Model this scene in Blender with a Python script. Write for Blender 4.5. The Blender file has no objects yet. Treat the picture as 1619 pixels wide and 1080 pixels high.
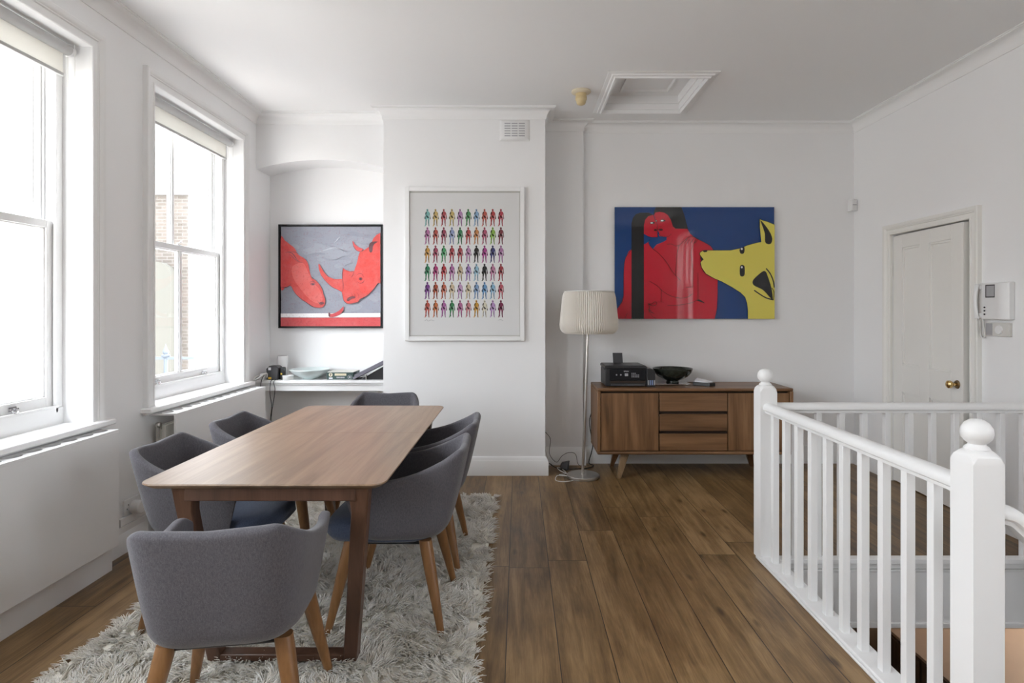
import bpy, math, random
import numpy as np
from mathutils import Vector, Matrix, noise as mnoise
random.seed(7)
R = math.radians
scene = bpy.context.scene
col = scene.collection

# ---------------------------------------------------------------- camera
EYE = 1.38
cam_d = bpy.data.cameras.new('camera')
cam = bpy.data.objects.new('camera', cam_d); col.objects.link(cam)
cam.location = (0, 0, EYE); cam.rotation_euler = (R(90), 0, 0)
cam_d.sensor_width = 36; cam_d.lens = 36*920/1619
cam_d.shift_x = -10.5/1619; cam_d.shift_y = -50/1619
cam_d.clip_start = 0.05; cam_d.clip_end = 200
scene.camera = cam

# ---------------------------------------------------------------- light and exposure
scene.view_settings.view_transform = 'Standard'
scene.view_settings.look = 'None'
scene.view_settings.gamma = 1
scene.view_settings.use_curve_mapping = False
scene.view_settings.exposure = 2.12
SKY = 4.2
world = bpy.data.worlds.new('overcast_sky'); scene.world = world
world.use_nodes = True
wn = world.node_tree; wn.nodes.clear()
wo = wn.nodes.new('ShaderNodeOutputWorld'); wb = wn.nodes.new('ShaderNodeBackground')
wt = wn.nodes.new('ShaderNodeTexCoord'); ws = wn.nodes.new('ShaderNodeSeparateXYZ')
wr = wn.nodes.new('ShaderNodeValToRGB')
wn.links.new(wt.outputs['Generated'], ws.inputs[0]); wn.links.new(ws.outputs['Z'], wr.inputs[0])
e = wr.color_ramp.elements                                  # ground haze low down, bright cloud above
e[0].position = 0.0; e[0].color = (.50, .49, .47, 1)
e[1].position = 0.25; e[1].color = (.90, .95, 1.0, 1)
wn.links.new(wr.outputs[0], wb.inputs[0]); wb.inputs[1].default_value = SKY
wn.links.new(wb.outputs[0], wo.inputs[0])
scene.cycles.diffuse_bounces = 7
scene.cycles.max_bounces = 12
scene.cycles.transparent_max_bounces = 16
scene.cycles.sample_clamp_indirect = 6
scene.cycles.caustics_reflective = False
scene.cycles.caustics_refractive = False

# ---------------------------------------------------------------- materials
def lin(h):
    if isinstance(h, str):
        h = [int(h[i:i+2], 16)/255 for i in (0, 2, 4)]
        h = [c/12.92 if c <= .04045 else ((c+.055)/1.055)**2.4 for c in h]
    return (h[0], h[1], h[2], 1)

class NT:
    def __init__(s, name):
        s.m = bpy.data.materials.new(name); s.m.use_nodes = True
        s.t = s.m.node_tree; s.b = s.t.nodes['Principled BSDF']; s.out = s.t.nodes['Material Output']
    def n(s, kind, ins=None, **props):
        nd = s.t.nodes.new('ShaderNode'+kind)
        for k, v in props.items(): setattr(nd, k, v)
        for k, v in (ins or {}).items():
            if isinstance(v, bpy.types.NodeSocket): s.t.links.new(v, nd.inputs[k])
            else: nd.inputs[k].default_value = v
        return nd
    def math(s, op, a, b=0.0, c=None):
        ins = {0: a, 1: b}
        if c is not None: ins[2] = c
        return s.n('Math', ins, operation=op).outputs[0]
    def set(s, **kw):
        for k, v in kw.items():
            k = k.replace('_', ' ')
            if isinstance(v, bpy.types.NodeSocket): s.t.links.new(v, s.b.inputs[k])
            else: s.b.inputs[k].default_value = v
        return s
    def coords(s, scale=(1, 1, 1), loc=(0, 0, 0)):
        tc = s.n('TexCoord')
        mp = s.n('Mapping', {'Vector': tc.outputs['Object'], 'Scale': scale, 'Location': loc})
        return mp.outputs[0]
    def noise(s, vec, scale, detail=3, rough=.5, dist=0):
        return s.n('TexNoise', {'Vector': vec, 'Scale': scale, 'Detail': detail, 'Roughness': rough, 'Distortion': dist}).outputs['Fac']
    def ramp(s, fac, stops):
        r = s.n('ValToRGB', {0: fac}); el = r.color_ramp.elements
        while len(el) < len(stops): el.new(.5)
        for q, (p, c) in enumerate(stops): el[q].position = p; el[q].color = lin(c)
        return r.outputs[0]
    def mix(s, fac, a, b, mode='MIX'):
        m = s.n('Mix', None, data_type='RGBA', blend_type=mode)
        for i, v in ((0, fac), (6, a), (7, b)):
            if isinstance(v, bpy.types.NodeSocket): s.t.links.new(v, m.inputs[i])
            else: m.inputs[i].default_value = v
        return m.outputs[2]
    def bump(s, h, strength=.3, dist=.002):
        b = s.n('Bump', {'Height': h, 'Strength': strength, 'Distance': dist})
        s.t.links.new(b.outputs[0], s.b.inputs['Normal']); return s

def plain(name, c, rough=.5, metal=0, spec=.5, var=0.04, **kw):
    t = NT(name); c = lin(c)
    v = t.noise(t.coords(), 9, 3)
    dk = tuple(x*(1-var*2) for x in c[:3])+(1,)
    t.set(Base_Color=t.mix(v, dk, c), Roughness=rough, Metallic=metal, Specular_IOR_Level=spec, **kw)
    return t.m

def paint(name, c, rough=.55, bump=.06):
    t = NT(name); c = lin(c)
    n1 = t.noise(t.coords(), 1.3, 4)
    t.set(Base_Color=t.mix(n1, tuple(x*.975 for x in c[:3])+(1,), c), Roughness=rough, Specular_IOR_Level=.35)
    t.bump(t.noise(t.coords(), 130, 4), bump, .001)
    return t.m

def wood(name, dark, mid, light, axis='y', rough=.4, scale=1.0, coat=0.0, spec=.5, fine=1.0):
    t = NT(name)
    k = {'x': (1.1, 16, 16), 'y': (16, 1.1, 16), 'z': (16, 16, 1.1)}[axis]
    v = t.coords(tuple(q*scale for q in k))
    big = t.noise(v, 1.0, 4, .6, .6)
    v2 = t.coords(tuple(q*scale*(7 if q > 2 else 3) for q in k))
    fin = t.noise(v2, 1.0, 5, .7, .2)
    f = t.math('ADD', t.math('MULTIPLY', big, .72), t.math('MULTIPLY', fin, .28*fine))
    colr = t.ramp(f, [(.34, dark), (.50, mid), (.66, light)])
    t.set(Base_Color=colr, Roughness=rough, Specular_IOR_Level=spec, Coat_Weight=coat, Coat_Roughness=.36)
    t.bump(fin, .12, .0006)
    return t.m

M = {}
M['wall'] = paint('white_wall_paint', (.845, .845, .85))
M['ceil'] = paint('white_ceiling_paint', (.845, .845, .845), .7)
M['gloss'] = paint('white_gloss_woodwork', (.82, .82, .82), .28, .02)
M['door'] = paint('off_white_door_paint', (.80, .79, .76), .35, .02)
M['tan'] = paint('tan_lower_wall', (.68, .54, .42), .7)
M['lowfloor'] = plain('tan_lower_carpet', (.45, .34, .25), .9)
M['radiator'] = plain('cream_radiator_enamel', (.66, .64, .58), .4)
M['chrome'] = plain('chrome', (.75, .75, .76), .12, 1)
M['steel'] = plain('brushed_steel', (.58, .56, .53), .32, 1)
M['brass'] = plain('polished_brass', (.75, .52, .22), .2, 1)
M['darkbrass'] = plain('aged_brass', (.30, .22, .13), .35, 1)
M['black'] = plain('black_plastic', (.018, .018, .02), .38)
M['blackg'] = plain('gloss_black_plastic', (.010, .010, .012), .5, spec=.15)
M['dgrey'] = plain('dark_grey_plastic', (.05, .05, .055), .45)
M['mgrey'] = plain('grey_marks', (.38, .38, .40), .5)
M['whitep'] = plain('white_plastic', (.80, .80, .80), .3)
M['offwhitep'] = plain('off_white_plastic', (.66, .65, .62), .35)
M['black_cable'] = plain('black_cable', (.015, .015, .016), .5)
M['white_cable'] = plain('white_cable', (.72, .72, .70), .45)
M['paper'] = plain('paper', (.78, .79, .82), .8)
M['slate'] = plain('grey_laptop_shell', (.17, .165, .20), .5)
M['celadon'] = plain('pale_celadon_glaze', (.66, .74, .74), .15)
M['boxgreen'] = plain('dark_green_card', (.035, .065, .06), .45)
M['cream'] = plain('cream_print', (.70, .64, .48), .5)
M['cardtop'] = plain('pale_printed_card', (.66, .66, .60), .35, var=.15)
M['detector'] = plain('yellowed_plastic', (.62, .49, .27), .45)
M['detector2'] = plain('pale_yellowed_plastic', (.70, .62, .47), .45)
M['extwhite'] = plain('white_stucco', (.38, .38, .39), .9)
M['extcream'] = plain('cream_render', (.085, .082, .071), .9)
M['iron'] = plain('painted_railing_iron', (.07, .085, .105), .5)
M['extglass'] = plain('dark_window_glass', (.10, .12, .15), .1)
M['mortarframe'] = plain('black_picture_frame', (.02, .022, .026), .35)
M['gap'] = plain('shadow_gap_brown', (.035, .02, .012), .7)
M['brownpanel'] = wood('dark_brown_cabinet_side', (.12, .08, .052), (.20, .14, .095), (.28, .20, .14), 'z', .5)
M['tantop'] = plain('tan_cabinet_top', (.72, .56, .43), .6)
M['browndoor'] = plain('brown_door_panel', (.30, .20, .12), .5)
M['table_top'] = wood('walnut_table_top', (.17, .104, .058), (.26, .165, .098), (.33, .22, .140), 'y', .42, .9, .35)
M['table_frame'] = wood('dark_walnut_frame', (.055, .026, .015), (.082, .040, .024), (.110, .055, .034), 'z', .36)
M['beech'] = wood('stained_beech', (.145, .064, .021), (.20, .094, .033), (.26, .130, .050), 'z', .38)
M['walnut_v'] = wood('walnut_vertical', (.085, .040, .016), (.185, .092, .040), (.28, .150, .070), 'z', .36, .8)
M['walnut_h'] = wood('walnut_horizontal', (.085, .040, .016), (.175, .087, .038), (.25, .132, .062), 'x', .36, .8)
M['walnut_leg'] = wood('light_walnut_leg', (.13, .075, .035), (.21, .13, .065), (.28, .18, .09), 'z', .3)

def fabric(name, a, b, sheen=.25):
    t = NT(name)
    n1 = t.noise(t.coords(), 520, 3, .8)
    n2 = t.noise(t.coords((1, 1, .35)), 260, 2, .7)
    f = t.math('ADD', t.math('MULTIPLY', n1, .6), t.math('MULTIPLY', n2, .4))
    t.set(Base_Color=t.ramp(f, [(.36, a), (.64, b)]), Roughness=.95, Specular_IOR_Level=.15,
          Sheen_Weight=sheen, Sheen_Roughness=.4)
    t.bump(n1, .5, .0015)
    return t.m
M['wool'] = fabric('charcoal_grey_wool', (.070, .067, .077), (.146, .140, .155))
M['seatwool'] = fabric('blue_grey_seat_wool', (.040, .052, .085), (.085, .102, .150), .3)

t = NT('shaggy_wool_yarn')
gi = t.n('NewGeometry')
at = t.n('Attribute', None, attribute_name='tone')
t.set(Base_Color=t.ramp(at.outputs['Fac'], [(0, (.78, .72, .62)), (.35, (.90, .86, .79)), (.7, (.95, .93, .89)), (1, (.96, .95, .93))]),
      Roughness=.9, Specular_IOR_Level=.2, Sheen_Weight=.3)
tl = t.n('BsdfTranslucent', {'Color': (.95, .92, .87, 1)})
mx = t.n('MixShader', {0: .3, 1: t.b.outputs[0], 2: tl.outputs[0]}); t.t.links.new(mx.outputs[0], t.out.inputs[0])
M['yarn'] = t.m
M['rugbase'] = plain('rug_backing', (.80, .77, .70), .95)

# floor boards
t = NT('oak_floor_boards')
tc = t.n('TexCoord'); sp = t.n('SeparateXYZ', {0: tc.outputs['Object']})
px = t.math('DIVIDE', t.math('ADD', sp.outputs[0], .051), .213)
ix = t.math('FLOOR', px); fx = t.math('FRACT', px)
w1 = t.n('TexWhiteNoise', {'W': ix}, noise_dimensions='1D').outputs['Value']
py = t.math('DIVIDE', t.math('ADD', sp.outputs[1], t.math('MULTIPLY', w1, 4.7)), 1.95)
iy = t.math('FLOOR', py); fy = t.math('FRACT', py)
cmb = t.n('CombineXYZ', {0: ix, 1: iy}).outputs[0]
w2 = t.n('TexWhiteNoise', {'Vector': cmb}, noise_dimensions='2D').outputs['Value']
ex = t.math('MINIMUM', fx, t.math('SUBTRACT', 1.0, fx))
ey = t.math('MINIMUM', fy, t.math('SUBTRACT', 1.0, fy))
gx = t.math('LESS_THAN', ex, .0085); gy = t.math('LESS_THAN', ey, .0009)
gap = t.math('MAXIMUM', gx, gy)
off = t.math('MULTIPLY', w2, 37.0)
v = t.n('CombineXYZ', {0: t.math('MULTIPLY', sp.outputs[0], 19), 1: t.math('ADD', t.math('MULTIPLY', sp.outputs[1], 1.5), off), 2: off}).outputs[0]
g1 = t.noise(v, 1.0, 6, .62, .8)
v2 = t.n('CombineXYZ', {0: t.math('MULTIPLY', sp.outputs[0], 150), 1: t.math('ADD', t.math('MULTIPLY', sp.outputs[1], 7), off), 2: off}).outputs[0]
g2 = t.noise(v2, 1.0, 4, .7)
v3 = t.n('CombineXYZ', {0: t.math('MULTIPLY', sp.outputs[0], 4.5), 1: t.math('ADD', t.math('MULTIPLY', sp.outputs[1], 2.0), off), 2: off}).outputs[0]
g3 = t.noise(v3, 1.0, 4, .6)
f = t.math('ADD', t.math('ADD', t.math('MULTIPLY', g1, .42), t.math('MULTIPLY', g2, .20)),
           t.math('ADD', t.math('MULTIPLY', g3, .34), t.math('MULTIPLY', w2, .10)))
base = t.ramp(f, [(.37, (.055, .029, .011)), (.46, (.125, .070, .027)), (.54, (.195, .115, .047)), (.645, (.315, .198, .092))])
vk = t.n('CombineXYZ', {0: t.math('MULTIPLY', sp.outputs[0], 7), 1: t.math('ADD', t.math('MULTIPLY', sp.outputs[1], 2.6), off), 2: off}).outputs[0]
kn = t.n('TexVoronoi', {'Vector': vk, 'Scale': 1.0}).outputs['Distance']
km = t.ramp(kn, [(.05, (1, 1, 1)), (.14, (0, 0, 0))])
base = t.mix(t.math('MULTIPLY', t.n('RGBToBW', {0: km}).outputs[0], .75), base, (.035, .016, .007, 1))
base = t.mix(gap, base, (.012, .007, .004, 1))
t.set(Base_Color=base, Roughness=t.math('ADD', .30, t.math('MULTIPLY', g3, .18)), Specular_IOR_Level=.45)
t.bump(t.math('SUBTRACT', t.math('ADD', t.math('MULTIPLY', g2, .35), t.math('MULTIPLY', g3, .5)), gap), .35, .003)
M['floor'] = t.m

# brick
def brick(name, c1, c2, mortar, scale=1, rot=None):
    t = NT(name)
    tc = t.n('TexCoord')
    s = t.n('SeparateXYZ', {0: tc.outputs['Object']})
    a = s.outputs[0] if rot != 'yz' else s.outputs[1]
    v = t.n('CombineXYZ', {0: a, 1: s.outputs[2]}).outputs[0]
    b = t.n('TexBrick', {'Vector': v, 'Color1': lin(c1), 'Color2': lin(c2), 'Mortar': lin(mortar), 'Scale': 1.0,
            'Mortar Size': .008, 'Brick Width': .225*scale, 'Row Height': .075*scale, 'Bias': 0.0})
    nz = t.noise(v, 1.2, 4, .6)
    t.set(Base_Color=t.mix(t.math('MULTIPLY', nz, .5), b.outputs['Color'], lin(mortar)), Roughness=.95)
    return t.m
M['brick'] = brick('stock_brick', (.046, .036, .028), (.080, .064, .052), (.110, .103, .096), 1.0)
M['whitebrick'] = brick('white_painted_brick', (.40, .405, .41), (.37, .375, .385), (.30, .31, .32), 1.0, 'yz')

# clear pane
def glass(name, tint=(1, 1, 1, 1), refl=.06):
    m = bpy.data.materials.new(name); m.use_nodes = True; nt = m.node_tree; nt.nodes.clear()
    o = nt.nodes.new('ShaderNodeOutputMaterial'); mx = nt.nodes.new('ShaderNodeMixShader')
    tr = nt.nodes.new('ShaderNodeBsdfTransparent'); gl = nt.nodes.new('ShaderNodeBsdfGlossy')
    fr = nt.nodes.new('ShaderNodeLayerWeight'); fr.inputs[0].default_value = .25
    tr.inputs[0].default_value = tint; gl.inputs['Roughness'].default_value = .02
    mu = nt.nodes.new('ShaderNodeMath'); mu.operation = 'MULTIPLY'; mu.inputs[1].default_value = .6
    nt.links.new(fr.outputs['Fresnel'], mu.inputs[0]); nt.links.new(mu.outputs[0], mx.inputs[0])
    nt.links.new(tr.outputs[0], mx.inputs[1]); nt.links.new(gl.outputs[0], mx.inputs[2])
    nt.links.new(mx.outputs[0], o.inputs[0]); return m
M['glass'] = glass('window_glass')

def translucent(name, c, mixf=.5):
    t = NT(name); t.set(Base_Color=lin(c), Roughness=.85, Specular_IOR_Level=.2)
    tl = t.n('BsdfTranslucent', {'Color': lin(c)})
    mx = t.n('MixShader', {0: mixf, 1: t.b.outputs[0], 2: tl.outputs[0]})
    t.t.links.new(mx.outputs[0], t.out.inputs[0]); return t.m
M['blind'] = translucent('white_blind_fabric', (.80, .79, .76), .45)
M['blindroll'] = plain('blind_fabric_roll', (.52, .52, .52), .8)  # white fabric greyed so the colour carries the shade on the roll
M['shade'] = translucent('cream_pleated_shade', (.88, .845, .79), .35)

def printed(name, rough=.5, coat=0.0, var=.0, spec=.4):
    t = NT(name); a = t.n('Attribute', None, attribute_name='ink')
    c = a.outputs['Color']
    if var:
        n = t.noise(t.coords(), 14, 6, .7); c = t.mix(t.math('MULTIPLY', t.math('MULTIPLY', n, n), var), c, (.62, .50, .52, 1))
        n2 = t.noise(t.coords(), 60, 4, .7); c = t.mix(t.math('MULTIPLY', t.math('GREATER_THAN', n2, .58), .18), c, (.25, .02, .03, 1))
    t.set(Base_Color=c, Roughness=rough, Coat_Weight=coat, Coat_Roughness=.03, Specular_IOR_Level=spec)
    return t.m
M['canvas'] = printed('oil_canvas', .75, var=.30)
M['print'] = printed('paper_print', .7, 0)
M['acrylic'] = printed('gloss_acrylic_print', .5, 1.0, spec=.05)
t = NT('dark_glazed_bowl'); n = t.noise(t.coords(), 30, 3)
t.set(Base_Color=t.ramp(n, [(.3, (.014, .018, .014)), (.7, (.026, .032, .025))]), Roughness=.12)
M['bowlglaze'] = t.m

# ---------------------------------------------------------------- mesh helpers
class MB:
    """collects shapes, then links them as ONE mesh object"""
    def __init__(s): s.v = []; s.f = []; s.mi = []; s.cur = 0
    def add(s, vs, fs):
        b = len(s.v); s.v += [tuple(p) for p in vs]
        for f in fs: s.f.append([b+i for i in f]); s.mi.append(s.cur)
        return s
    def box(s, x0, x1, y0, y1, z0, z1):
        x0, x1 = sorted((x0, x1)); y0, y1 = sorted((y0, y1)); z0, z1 = sorted((z0, z1))
        return s.add([(x0,y0,z0),(x1,y0,z0),(x1,y1,z0),(x0,y1,z0),(x0,y0,z1),(x1,y0,z1),(x1,y1,z1),(x0,y1,z1)],
                     [(0,3,2,1),(4,5,6,7),(0,1,5,4),(1,2,6,5),(2,3,7,6),(3,0,4,7)])
    def hexa(s, bot, top):                      # two quads, counter-clockwise seen from above
        return s.add(list(bot)+list(top), [(0,3,2,1),(4,5,6,7),(0,1,5,4),(1,2,6,5),(2,3,7,6),(3,0,4,7)])
    def prism(s, pts, axis, a0, a1):            # polygon swept along an axis; pts in the other two axes
        def P(p, a): return {'x': (a, p[0], p[1]), 'y': (p[0], a, p[1]), 'z': (p[0], p[1], a)}[axis]
        n = len(pts); vs = [P(p, a0) for p in pts]+[P(p, a1) for p in pts]
        return s.add(vs, [tuple(range(n))[::-1], tuple(range(n, 2*n))]+[(i, (i+1) % n, n+(i+1) % n, n+i) for i in range(n)])
    def rings(s, rings, cap=True, closed=True):
        n = len(rings[0]); vs = [p for r in rings for p in r]; fs = []
        for i in range(len(rings)-1):
            for j in range(n if closed else n-1):
                k = (j+1) % n; fs.append((i*n+j, i*n+k, (i+1)*n+k, (i+1)*n+j))
        if cap: fs += [tuple(range(n))[::-1], tuple(range((len(rings)-1)*n, len(rings)*n))]
        return s.add(vs, fs)
    def lathe(s, prof, c=(0, 0, 0), n=32, axis='z', rib=None):
        rs = []
        for r, h in prof:
            ring = []
            for k in range(n):
                a = 2*math.pi*k/n; rr = max(r, 1e-5)*(1 if rib is None else rib(k))
                x, y = rr*math.cos(a), rr*math.sin(a)
                q = {'z': (x, y, h), 'x': (h, x, y), 'y': (x, h, -y)}[axis]
                ring.append((c[0]+q[0], c[1]+q[1], c[2]+q[2]))
            rs.append(ring)
        return s.rings(rs)
    def cyl(s, p0, p1, r0, r1=None, n=16):
        return s.tube([p0, p1], [r0, r1 if r1 is not None else r0], n)
    def tube(s, pts, rad, n=10, smooth=0):
        pts = [Vector(p) for p in pts]
        if smooth: pts = spline(pts, smooth)
        if not isinstance(rad, (list, tuple)): rad = [rad]*len(pts)
        rs = []; up = None
        for i, p in enumerate(pts):
            d = (pts[min(i+1, len(pts)-1)]-pts[max(i-1, 0)]).normalized()
            if up is None: up = d.orthogonal().normalized()
            up = (up-d*up.dot(d)).normalized(); w = d.cross(up)
            rs.append([p+(up*math.cos(2*math.pi*k/n)+w*math.sin(2*math.pi*k/n))*rad[i] for k in range(n)])
        return s.rings(rs)
    def ball(s, c, r, n=20, sz=1.0):
        return s.lathe([(r*math.sin(math.pi*i/n), -r*sz*math.cos(math.pi*i/n)) for i in range(n+1)], c, 24)
    def sweep(s, prof, path, closed=False):     # prof = [(offset to the left of travel, z)], path = [(x, y)]
        n = len(path); rs = []
        for i in range(n):
            p = Vector(path[i])
            d1 = (p-Vector(path[i-1])).normalized() if (closed or i > 0) else None
            d2 = (Vector(path[(i+1) % n])-p).normalized() if (closed or i < n-1) else None
            d1 = d1 or d2; d2 = d2 or d1
            n1 = Vector((-d1.y, d1.x)); n2 = Vector((-d2.y, d2.x))
            m = (n1+n2); m = m/max(m.dot(n1), 1e-6) if m.length > 1e-6 else n1
            rs.append([(p.x+m.x*o, p.y+m.y*o, z) for o, z in prof])
        if closed: rs.append(rs[0])
        return s.rings(rs, cap=not closed)
    def sheet(s, grid):                         # open grid of points
        h = len(grid); w = len(grid[0]); return s.add([p for r in grid for p in r],
            [(i*w+j, i*w+j+1, (i+1)*w+j+1, (i+1)*w+j) for i in range(h-1) for j in range(w-1)])
    def build(s, name, mat, parent=None, bevel=0, smooth=40, label=None, local=False, fix=True):
        o0 = Vector((0, 0, 0))
        if parent is not None and not local: o0 = world_loc(parent)
        elif parent is None and not local:
            a = np.array(s.v); lo = a.min(0); hi = a.max(0)
            o0 = Vector(((lo[0]+hi[0])/2, (lo[1]+hi[1])/2, lo[2]))
        me = bpy.data.meshes.new(name)
        me.from_pydata([(p[0]-o0.x, p[1]-o0.y, p[2]-o0.z) for p in s.v], [], s.f)
        for m in (mat if isinstance(mat, (list, tuple)) else [mat]): me.materials.append(M[m])
        me.polygons.foreach_set('material_index', s.mi)
        if fix:
            import bmesh
            bm = bmesh.new(); bm.from_mesh(me); bmesh.ops.recalc_face_normals(bm, faces=bm.faces); bm.to_mesh(me); bm.free()
        me.validate()
        if smooth:
            me.polygons.foreach_set('use_smooth', [True]*len(me.polygons)); me.set_sharp_from_angle(angle=R(smooth))
        o = bpy.data.objects.new(name, me); col.objects.link(o)
        if parent is not None: o.parent = parent
        elif not local: o.location = o0
        if bevel:
            b = o.modifiers.new('bevel', 'BEVEL'); b.width = bevel; b.segments = 2; b.limit_method = 'ANGLE'; b.angle_limit = R(50)
        if label: o['label'] = label
        return o

def world_loc(o):
    v = Vector((0, 0, 0))
    while o is not None: v += Vector(o.location); o = o.parent
    return v
def spline(pts, k=6):
    out = []; P = [pts[0]]+list(pts)+[pts[-1]]
    for i in range(1, len(P)-2):
        a, b, c, d = P[i-1], P[i], P[i+1], P[i+2]
        for q in range(k):
            t = q/k; out.append(.5*((2*b)+(c-a)*t+(2*a-5*b+4*c-d)*t*t+(3*b-a-3*c+d)*t**3))
    out.append(pts[-1]); return out
def tag(o, label=None, cat=None, group=None, kind=None):
    if label: o['label'] = label
    if cat: o['category'] = cat
    if group: o['group'] = group
    if kind: o['kind'] = kind
    return o
def thing(name, loc, label=None, cat=None, group=None, kind=None, rz=0):
    o = bpy.data.objects.new(name, None); col.objects.link(o); o.location = loc; o.rotation_euler = (0, 0, rz)
    o.empty_display_size = .1
    return tag(o, label, cat, group, kind)
def struct(name, mb, mat, bevel=0, parent=None):
    o = mb.build(name, mat, parent, bevel)
    if parent is None: o['kind'] = 'structure'
    return o
def copy_tree(o, parent=None):
    kids = [c for c in bpy.data.objects if c.parent == o]
    c = o.copy(); col.objects.link(c); c.parent = parent
    for k in kids: copy_tree(k, c)
    return c
def text(body, size, name, mat, parent, loc, rot, extrude=.0006, align='CENTER'):
    cu = bpy.data.curves.new(name, 'FONT'); cu.body = body; cu.size = size; cu.extrude = extrude
    cu.align_x = align; cu.align_y = 'CENTER'
    tmp = bpy.data.objects.new(name+'_outline', cu); col.objects.link(tmp)
    dg = bpy.context.evaluated_depsgraph_get(); me = bpy.data.meshes.new_from_object(tmp.evaluated_get(dg))
    bpy.data.objects.remove(tmp); me.materials.clear(); me.materials.append(M[mat])
    me.transform(Matrix.Translation(Vector(loc)-world_loc(parent)) @ Matrix.Rotation(rot[2], 4, 'Z') @ Matrix.Rotation(rot[0], 4, 'X'))
    o = bpy.data.objects.new(name, me); col.objects.link(o); o.parent = parent
    return o

# ================================================================ room shell
XL, XR, YB, YR, H = -2.255, 3.026, 5.25, -2.6, 3.06
YC, YN, YA, YP = 4.865, 5.28, 5.0, 5.19        # chimney face, niche back, arch face, pier face
XC0, XC1, XP = -1.132, .222, .574
WT = .30
SZ, HZ = .79, 2.76                             # window opening bottom and top
LEFT = [(3.577, 4.725), (1.90, 3.05), (.22, 1.37), (-1.36, -.21)]  # last two lie behind the camera, unseen, added to bring in daylight
HOLE = (1.43, XR, .75, 3.24)                   # stairwell opening

# floor, with the stairwell left open
f = MB()
f.box(XL-.0, 1.33, YR, YN, -.30, 0); f.box(1.33, XR, 3.263, YB, -.30, 0); f.box(1.33, XR, YR, .75, -.30, 0)
f.box(XR, XR+.3, 3.7, 4.9, -.30, 0)
fl = f.build('floor', 'floor'); fl['kind'] = 'structure'
off = fl.location.copy(); fl.data.transform(Matrix.Translation(off)); fl.location = (0, 0, 0)

# ceiling with the hatch opening
HX0, HX1, HY0, HY1 = .70, 1.355, 4.155, 4.89
c = MB(); T = H+.16
c.box(XL, HX0, YR, YN, H, T); c.box(HX1, XR, YR, YN, H, T); c.box(HX0, HX1, YR, HY0, H, T); c.box(HX0, HX1, HY1, YN, H, T)
struct('ceiling', c, 'ceil')

# walls
def wall_x(name, x0, x1, y0, y1, holes, z0=0, z1=H):
    w = MB(); y = y0
    for a, b, zb, zt in sorted(holes):
        w.box(x0, x1, y, a, z0, z1)
        if zb > z0: w.box(x0, x1, a, b, z0, zb)
        w.box(x0, x1, a, b, zt, z1); y = b
    w.box(x0, x1, y, y1, z0, z1)
    return struct(name, w, 'wall')
wall_x('wall_left', XL-WT, XL, YR, YN+.15, [(a, b, SZ-.03, HZ) for a, b in LEFT])
DOOR = (3.88, 4.71, 1.985)
RW = (-.60, .40)
wall_x('wall_right', XR, XR+.16, YR, YB+.15, [(RW[0], RW[1], SZ-.03, HZ), (DOOR[0], DOOR[1], 0, DOOR[2])])
w = MB(); REAR = []; x = XL-WT
for a, b in REAR:
    w.box(x, a, YR-WT, YR, 0, H); w.box(a, b, YR-WT, YR, 0, SZ-.03); w.box(a, b, YR-WT, YR, HZ, H); x = b
w.box(x, XR+.16, YR-WT, YR, 0, H); struct('wall_rear', w, 'wall')
w = MB(); w.box(XC0, XC1, YC, YN+.15, 0, H); struct('wall_chimney_breast', w, 'wall')
w = MB(); w.box(XC1, XP, YP, YN+.15, 0, H); w.box(XP, XR+.16, YB, YN+.15, 0, H); struct('wall_back', w, 'wall')
w = MB(); w.box(XL, XC0, YN, YN+.15, 0, H)
pts = [(XL, H), (XL, 2.592)]+[(XL+.02+(XC0-XL-.02)*k/24, 2.592+.078*math.sin(math.pi*k/24)**.8) for k in range(25)]+[(XC0, H)]
w.prism(pts, 'y', YA, YN); struct('wall_alcove', w, 'wall')

# cornice: one coving run round the whole room
room = [(XL, YR), (XR, YR), (XR, YB), (XP, YB), (XP, YP), (XC1, YP), (XC1, YC), (XC0, YC), (XC0, YA), (XL, YA)]
prof = [(0, H), (0, H-.088), (.006, H-.088), (.009, H-.080)]
prof += [(.009+.068*(1-math.cos(R(90)*k/7)), H-.080+.066*math.sin(R(90)*k/7)) for k in range(1, 8)]
prof += [(.077, H-.008), (.086, H-.006), (.086, H)]
s = MB(); s.sweep(prof, room, True); struct('trim_1', s, 'ceil')

# baseboards
bp = [(0, 0), (.026, 0), (.026, .118), (.020, .126), (.018, .138), (.010, .150), (.006, .156), (0, .156)]
def base(name, path):
    s = MB(); s.sweep(bp, path); return struct(name, s, 'gloss')
base('baseboard_chimney_breast', [(XC1, YP), (XC1, YC), (XC0, YC), (XC0, YN)][0:4])
base('baseboard_back', [(XR, YB), (XP, YB), (XP, YP), (XC1, YP)])
base('baseboard_right', [(XR, DOOR[1]+.085), (XR, YB)])
base('baseboard_right_landing', [(XR, 3.30), (XR, DOOR[0]-.085)])
base('baseboard_left', [(XL, 3.50), (XL, 3.14)])
base('baseboard_alcove', [(XC0, YN), (XL, YN)])

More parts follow.
